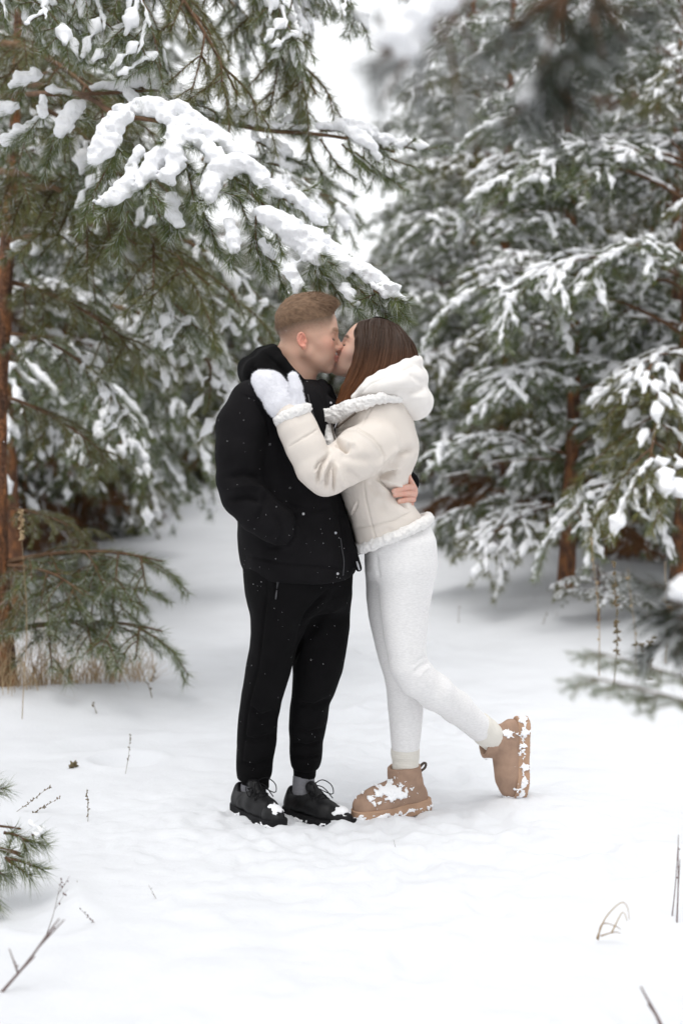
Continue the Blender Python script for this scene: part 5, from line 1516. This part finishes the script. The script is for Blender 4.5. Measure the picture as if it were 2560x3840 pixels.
WJ = [([(1235, 1700), (1214, 1734), (1196, 1775), (1188, 1815)], 7, .011), ([(1222, 1712), (1195, 1735), (1180, 1765)], 6, .008), ([(1228, 1735), (1212, 1770), (1205, 1812)], 7, -.007), ([(1250, 1730), (1226, 1785), (1222, 1835)], 8, .010),
      ([(1252, 1745), (1253, 1804), (1251, 1848)], 5, .012), ([(1262, 1740), (1276, 1790), (1290, 1830)], 12, -.007), ([(1300, 1760), (1330, 1790), (1350, 1805)], 14, .005),
      ([(1250, 1655), (1281, 1675), (1304, 1690)], 9, .016), ([(1262, 1640), (1300, 1660), (1330, 1672)], 12, -.007), ([(1300, 1692), (1310, 1680), (1308, 1668)], 6, .006), ([(1270, 1700), (1330, 1720), (1400, 1725)], 20, .005),
      ([(1400, 1785), (1455, 1742), (1504, 1700), (1563, 1680)], 16, .012), ([(1400, 1765), (1450, 1722), (1500, 1682)], 18, -.007),
      ([(1418, 1796), (1455, 1778), (1492, 1772)], 11, .016), ([(1420, 1778), (1465, 1752), (1494, 1756)], 9, -.010), ([(1416, 1796), (1449, 1822), (1474, 1842), (1498, 1880), (1530, 1905)], 6, .012), ([(1440, 1800), (1478, 1815), (1505, 1825)], 12, -.008),
      ([(1400, 1850), (1450, 1890), (1500, 1930)], 22, -.006), ([(1380, 1800), (1420, 1850), (1440, 1920)], 18, .005), ([(1430, 2000), (1450, 1985), (1480, 2000)], 14, .004),
      ([(1250, 1627), (1293, 1607), (1339, 1605), (1394, 1639), (1428, 1679), (1440, 1712), (1425, 1755), (1397, 1783)], 3.2, .0045), ([(1256, 1634), (1296, 1615), (1336, 1613), (1388, 1647), (1420, 1684), (1431, 1712), (1417, 1751), (1392, 1774)], 4.5, -.003),
      ([(1351, 1602), (1400, 1520)], 3, .003), ([(1362, 1798), (1370, 1872), (1391, 1964), (1411, 2031)], 3.2, .0045), ([(1318, 1982), (1394, 1972), (1480, 1951), (1547, 1915)], 3.2, .0042),
      ([(1278, 1838), (1339, 1878)], 3, .003), ([(1341, 1880), (1330, 1912), (1315, 1935), (1305, 1936)], 3.2, .005), ([(1334, 1886), (1322, 1914), (1309, 1932)], 3.0, -.004), ([(1081, 1675), (1140, 1640), (1195, 1607)], 3, .004)]
WJ = [(p_, w_ * .9, a_ * (1.7 if abs(a_) >= .005 else 1.25)) for p_, w_, a_ in WJ]
wj, wjV, wjF = garment('jacket', wom_jacket, *px_box(1020, 1460, 1625, 2090, -.40, .24), .0038, M['cream_leather'], wom, WJ, .006, .085, 23)
# hem of sherpa
hc = (HEM[0] + HEM[1]) / 2; hx = (HEM[1] - HEM[0]); hw = np.linalg.norm(hx) / 2; hx /= 2 * hw
hp = [hc + hx * (hw * math.cos(t) * (abs(math.cos(t)) ** (-.12) if abs(math.cos(t)) > .05 else 1)) + np.array([0, .205 * math.sin(t), 0]) - hem_n * .008 for t in np.linspace(0, 2 * math.pi, 37)[:-1]]
hp = hp + [hp[0]]
garment('hem_trim', lambda P: chain(P, hp, [.0162] * len(hp), .006), *px_box(1300, 1900, 1640, 2100, -.26, .26), .0034, M['sherpa'], wom, (), .003, .05, 5, 1, (.005, .011))
# sherpa cuff
ca, cb = W(1036, 1584, -.285), W(1158, 1526, -.285)
cc = (ca + cb) / 2; cx = (cb - ca); cw = np.linalg.norm(cx) / 2; cx /= 2 * cw
cp = [cc + cx * cw * .80 * math.cos(t) + np.array([0, .050 * math.sin(t), 0]) for t in np.linspace(0, 2 * math.pi, 25)]
garment('cuff_trim', lambda P: smin(chain(P, cp, [.0160] * 25, .006), ellip(P, cc, (.045, .045, .016)), .006), *px_box(1000, 1490, 1190, 1620, -.40, -.18), .0032, M['sherpa'], wom, (), .002, .05, 7, 1, (.005, .011))
# collar: turned-back slab of sherpa, and the lining that shows where the front falls open
def sherpa_collar(P):
    d = chain(P, wch((1236, 1557, -.155), (1265, 1550, -.165), (1305, 1532, -.185), (1362, 1510, -.195), (1430, 1493, -.19), (1500, 1500, -.155)), [.022, .024, .0225, .019, .014, .009], .012, .8)
    d = smin(d, capsule(P, W(1216, 1548, -.15), W(1250, 1574, -.165), .012, .011), .014)
    return d
garment('collar', sherpa_collar, *px_box(1190, 1460, 1530, 1610, -.26, -.08), .0034, M['sherpa'], wom, (), .003, .06, 9, 1, (.0055, .011))
garment('lining', lambda P: chain(P, wch((1220, 1565, -.12), (1226, 1610, -.135), (1240, 1660, -.16), (1250, 1700, -.18)), [.014, .018, .020, .016], .01, 1.3), *px_box(1190, 1540, 1290, 1730, -.26, -.06), .0034, M['sherpa'], wom, (), .002, .05, 11, 1, (.005, .011))
b = Bag(); b.add(*tube(resample(wch((1243, 1572, -.150), (1246, 1610, -.168), (1256, 1650, -.196), (1262, 1672, -.21)), .01), .003, 6)); adopt(b.build('zip', M['zip_tape']), wom)
# brown strip stands in for the shading under the collar; small metal pin
b = Bag(); b.add(*tube(resample(wch((1335, 1548, -.205), (1310, 1566, -.205), (1285, 1586, -.200), (1262, 1604, -.19)), .01), .0042, 6)); adopt(b.build('collar_shade_strip', M['brown_leather']), wom)
b = Bag(); b.add(*tube(wch((1262, 1585, -.195), (1257, 1598, -.198), (1254, 1606, -.198)), .0016, 5)); adopt(b.build('collar_pin', M['metal']), wom)
# drawn hood lying on the shoulders
def wom_hood(P):
    d = chain(P, wch((1325, 1490, -.155), (1384, 1432, -.150), (1430, 1408, -.140), (1473, 1390, -.120), (1520, 1368, -.085), (1556, 1356, -.04), (1564, 1354, .02), (1550, 1362, .07), (1473, 1395, .13), (1400, 1430, .15)), [.010, .014, .016, .017, .018, .018, .018, .018, .018, .014], .012)
    d = smin(d, chain(P, wch((1372, 1462, -.165), (1430, 1448, -.160), (1490, 1440, -.135), (1540, 1425, -.08), (1555, 1420, 0), (1540, 1425, .08), (1480, 1440, .13)), [.018, .030, .040, .042, .042, .042, .04], .02), .022)
    d = smin(d, chain(P, wch((1500, 1488, -.13), (1552, 1500, -.075), (1562, 1505, .0), (1550, 1500, .08)), [.020, .050, .052, .05], .02), .020)
    d = smin(d, ellip(P, W(1556, 1522, -.02), (.044, .090, .048)), .018)
    d = smin(d, ellip(P, W(1480, 1470, 0), (.07, .13, .022)), .03)
    return d
garment('hood', wom_hood, *px_box(1300, 1330, 1625, 1595, -.24, .22), .0038, M['cream_jersey'], wom,
        [([(1335, 1490), (1392, 1438), (1480, 1402), (1556, 1372)], 3.5, .004), ([(1440, 1470), (1510, 1470), (1560, 1468), (1595, 1452)], 10, .008), ([(1500, 1500), (1540, 1490), (1590, 1490)], 9, -.004), ([(1535, 1400), (1560, 1420), (1588, 1440)], 10, .006), ([(1400, 1462), (1460, 1440), (1520, 1430)], 16, -.004)], .003, .06, 31)

# --- mitten
def mitten_f(P):
    d = chain(P, wch((1098, 1560, -.285), (1058, 1505, -.287), (1012, 1446, -.280), (978, 1422, -.262)), [.046, .051, .043, .030], .02, .62)
    return smin(d, chain(P, wch((1112, 1515, -.30), (1108, 1455, -.312), (1099, 1411, -.310)), [.028, .0185, .0150], .01, .9), .006)
mi, miV, miF = garment('mitten', mitten_f, *px_box(920, 1360, 1170, 1600, -.38, -.20), .0034, M['mitten'], wom, (), .003, .03, 17, 1, (.002, .008))
rg = np.random.default_rng(91); mn = normals(miV, miF); idx = rg.choice(len(miV), 14000)
D = mn[idx] + .55 * rg.normal(size=(14000, 3)); D /= np.linalg.norm(D, axis=1, keepdims=True)
V_, F_ = ribbons(miV[idx], D, .002 + .0045 * rg.random(14000), np.full(14000, .0008), rg, 3)
fu = mesh_obj('fur', V_, F_, M['mitten'], smooth=False); fu.parent = mi; fu['kind'] = 'stuff'

# --- leggings
def wom_leggings(P):
    near = loft(P, [(2000, 1400, 1625, -.07, .13), (2060, 1402, 1632, -.075, .125), (2130, 1415, 1634, -.08, .12), (2200, 1420, 1624, -.08, .105), (2300, 1426, 1606, -.08, .090), (2400, 1440, 1600, -.08, .078), (2450, 1450, 1598, -.08, .072), (2490, 1460, 1598, -.08, .066), (2540, 1476, 1600, -.078, .060)], 2.1, .04)
    calf = chain(P, wch((1530, 2498, -.08), (1560, 2540, -.07), (1630, 2594, -.03), (1710, 2652, .06), (1800, 2732, .16)), [.058, .060, .058, .053, .046], .02)
    far_ = loft(P, [(2000, 1375, 1560, .09, .12), (2060, 1370, 1565, .09, .115), (2150, 1370, 1562, .09, .105), (2240, 1372, 1556, .09, .092), (2310, 1380, 1552, .09, .085), (2400, 1400, 1550, .09, .072), (2480, 1419, 1548, .09, .064), (2530, 1436, 1560, .09, .062), (2580, 1448, 1578, .095, .061),
                    (2640, 1452, 1586, .10, .058), (2700, 1458, 1583, .105, .055), (2760, 1463, 1577, .11, .050), (2815, 1468, 1570, .115, .046)], 2.05, .008)
    hip = loft(P, [(1940, 1385, 1600, 0, .17), (2020, 1375, 1626, 0, .18), (2100, 1372, 1633, 0, .18), (2160, 1376, 1630, 0, .16)], 2.2, .03)
    d = smin(near, calf, .022)
    d = smin(d, far_, .010)
    return smin(d, hip, .03)
WL = [([(1612, 2478), (1575, 2500), (1550, 2525)], 8, .006), ([(1600, 2460), (1570, 2478), (1545, 2500)], 7, .004), ([(1410, 2080), (1412, 2125), (1422, 2170)], 7, .006), ([(1545, 2620), (1556, 2700), (1545, 2800)], 3, .0016), ([(1610, 2500), (1585, 2520), (1568, 2548)], 6, -.003)]
garment('leggings', wom_leggings, *px_box(1340, 1920, 1880, 2830, -.24, .26), .0044, M['heather'], wom, WL, .0016, .07, 41)
# --- socks
sock(wom, 'sock_white', [(2804, 1464, 1573, .118, .048), (2835, 1465, 1572, .122, .047), (2850, 1469, 1570, .126, .043), (2910, 1470, 1568, .134, .042)])
sa, sb = W(1790, 2718, .15), W(1872, 2790, .232)
garment('sock', lambda P: smax(chain(P, [sa, (sa * .6 + sb * .4), sb], [.0485, .0475, .047], .01), np.maximum(-(P - sa) @ ((sb - sa) / np.linalg.norm(sb - sa)) - .0, (P - sb) @ ((sb - sa) / np.linalg.norm(sb - sa)) - .03), .004) + .0012 * np.cos(((P - sa) @ ((sb - sa) / np.linalg.norm(sb - sa))) * 2 * math.pi / .008),
        *px_box(1720, 2650, 1920, 2880, .05, .34), .003, M['sock_white'], wom, (), .001, .02, 3, 1)

# --- platform boots
def build_boot(root, o, Rm, seed, L=1.0):
    loc = lambda P: (P - o) @ Rm / L
    fp = [(-.058, 0), (.02, 0), (.125, .004), (.150, .002)]
    fr = [.043, .043, .054, .050]
    def sole(P):
        Q = loc(P); d2 = tail_chain2(Q, fp, fr)
        g = .0018 * np.exp(-((Q[:, 2] - .037) / .002) ** 2)
        tread = .0025 * np.sign(np.sin(Q[:, 0] * 2 * math.pi / .011)) * (Q[:, 2] < .004)
        return smax(d2 - .002 + g + tread, np.abs(Q[:, 2] - .0235) - .0235, .006) * L
    def upper(P):
        Q = loc(P)
        d = chain(Q, [np.array(q) for q in ((-.048, 0, .060), (.0, 0, .074), (.055, 0, .068), (.110, .003, .058), (.152, .002, .052))], [.043, .047, .048, .049, .045], .03)
        sh = chain(Q, [np.array(q) for q in ((-.014, 0, .08), (-.010, 0, .118), (-.006, 0, .17))], [.054, .056, .060], .02, .95)
        sh = smax(sh, Q[:, 2] - .166, .005)
        d = smin(d, sh, .014)
        d = smax(d, .042 - Q[:, 2], .004)
        d = smax(d, -chain(Q, [np.array([-.010, 0, .14]), np.array([-.010, 0, .20])], [.046, .048], .01, .95), .004)
        # binding of the shaft, heel patch and side seam
        d = d + .0022 * np.exp(-((Q[:, 2] - .126) / .0022) ** 2) * (Q[:, 0] < .09) + .0018 * np.exp(-((Q[:, 0] + .028 + .15 * (Q[:, 2] - .1)) / .0022) ** 2) * (Q[:, 2] > .05)
        d = d + .0025 * vnoise(Q, .035, seed)
        return d * L
    c = np.asarray(o); lo, hi = c - .27, c + .27
    V, F = polygonise(upper, lo, hi, .0032, it=1)
    bt = adopt(mesh_obj('boot', V, F, M['suede']), root)
    V2_, F2_ = polygonise(sole, lo, hi, .0032, it=1); so = mesh_obj('platform_sole', V2_, F2_, M['suede_sole']); so.parent = bt
    p = np.array([(-.066, 0, .150), (-.082, .004, .165), (-.094, .0, .160), (-.092, -.004, .146), (-.072, 0, .138)]) * L
    t_ = Bag(); t_.add(*tube(resample(p, .006) @ Rm.T + o, .0048, 6)); pt = t_.build('pull_tab', M['brown_leather']); pt.parent = bt
    wl = Bag(); a = np.linspace(0, 2 * math.pi, 60)
    # stitched welt where upper and platform meet
    def crust(P):
        Q = loc(P); d = np.minimum(upper(P), sole(P)) - .0065
        n = vnoise(P, .024, seed + 2) + .8 * vnoise(P, .010, seed + 3) + .6 * vnoise(P, .005, seed + 4)
        m = CR[seed](Q)
        return smax(d, (0.55 - m - .40 * n) * .02, .002)
    V4, F4 = polygonise(crust, lo, hi, .0024, it=1)
    sn = mesh_obj('snow_crust', V4, F4, M['bough_snow']); sn.parent = bt; sn['kind'] = 'stuff'
    return bt
CR = {61: lambda Q: np.maximum(g3(Q, (.075, .03, .090), (.080, .06, .045)) * .88, np.clip(1.1 - np.abs(Q[:, 2] - .022) / .022, 0, 1) * .56),
      62: lambda Q: np.maximum(np.clip(1.1 - np.abs(Q[:, 2] - .026) / .024, 0, 1) * .58, np.maximum(g3(Q, (-.04, .05, .09), (.03, .04, .05)) * .5, g3(Q, (.19, .0, .06), (.02, .05, .03)) * .7))}
bp = W(1516, 2995, .135)
build_boot(wom, np.array([bp[0], bp[1], gz(bp[0], bp[1]) - .006]), rotz(R(180 + 28)) @ roty(R(3)), 61)
# raised boot: toe down, sole turned to the right
f_ = np.array([-.06, -.02, -1.0]); f_ /= np.linalg.norm(f_); u_ = np.array([-1.0, -.22, .06]); u_ -= f_ * (u_ @ f_); u_ /= np.linalg.norm(u_)
l_ = np.cross(u_, f_)
toe = W(1960, 2996, .24)
build_boot(wom, toe - f_ * .200 * .96, np.column_stack([f_, l_, u_]), 62, .96)

# --- snow flecks melting on the black cloth
rg = np.random.default_rng(12)
def flecks(parent, V, F, n, name='snow_flecks'):
    N = normals(V, F); k = np.flatnonzero(N[:, 1] < -.2); k = rg.choice(k, n)
    b = Bag()
    oc = np.array([(1, 0, 0), (-1, 0, 0), (0, 1, 0), (0, -1, 0), (0, 0, 1), (0, 0, -1)], float)
    of = np.array([(0, 2, 4), (2, 1, 4), (1, 3, 4), (3, 0, 4), (2, 0, 5), (1, 2, 5), (3, 1, 5), (0, 3, 5)])
    for i in k: b.add(V[i] + N[i] * .0008 + oc * (.0005 + .0008 * rg.random() ** 3), of)
    o = b.build(name, M['bough_snow']); o.parent = parent; o['kind'] = 'stuff'
flecks(jk, jV, jF, 80); flecks(tr, tV, tF, 60)
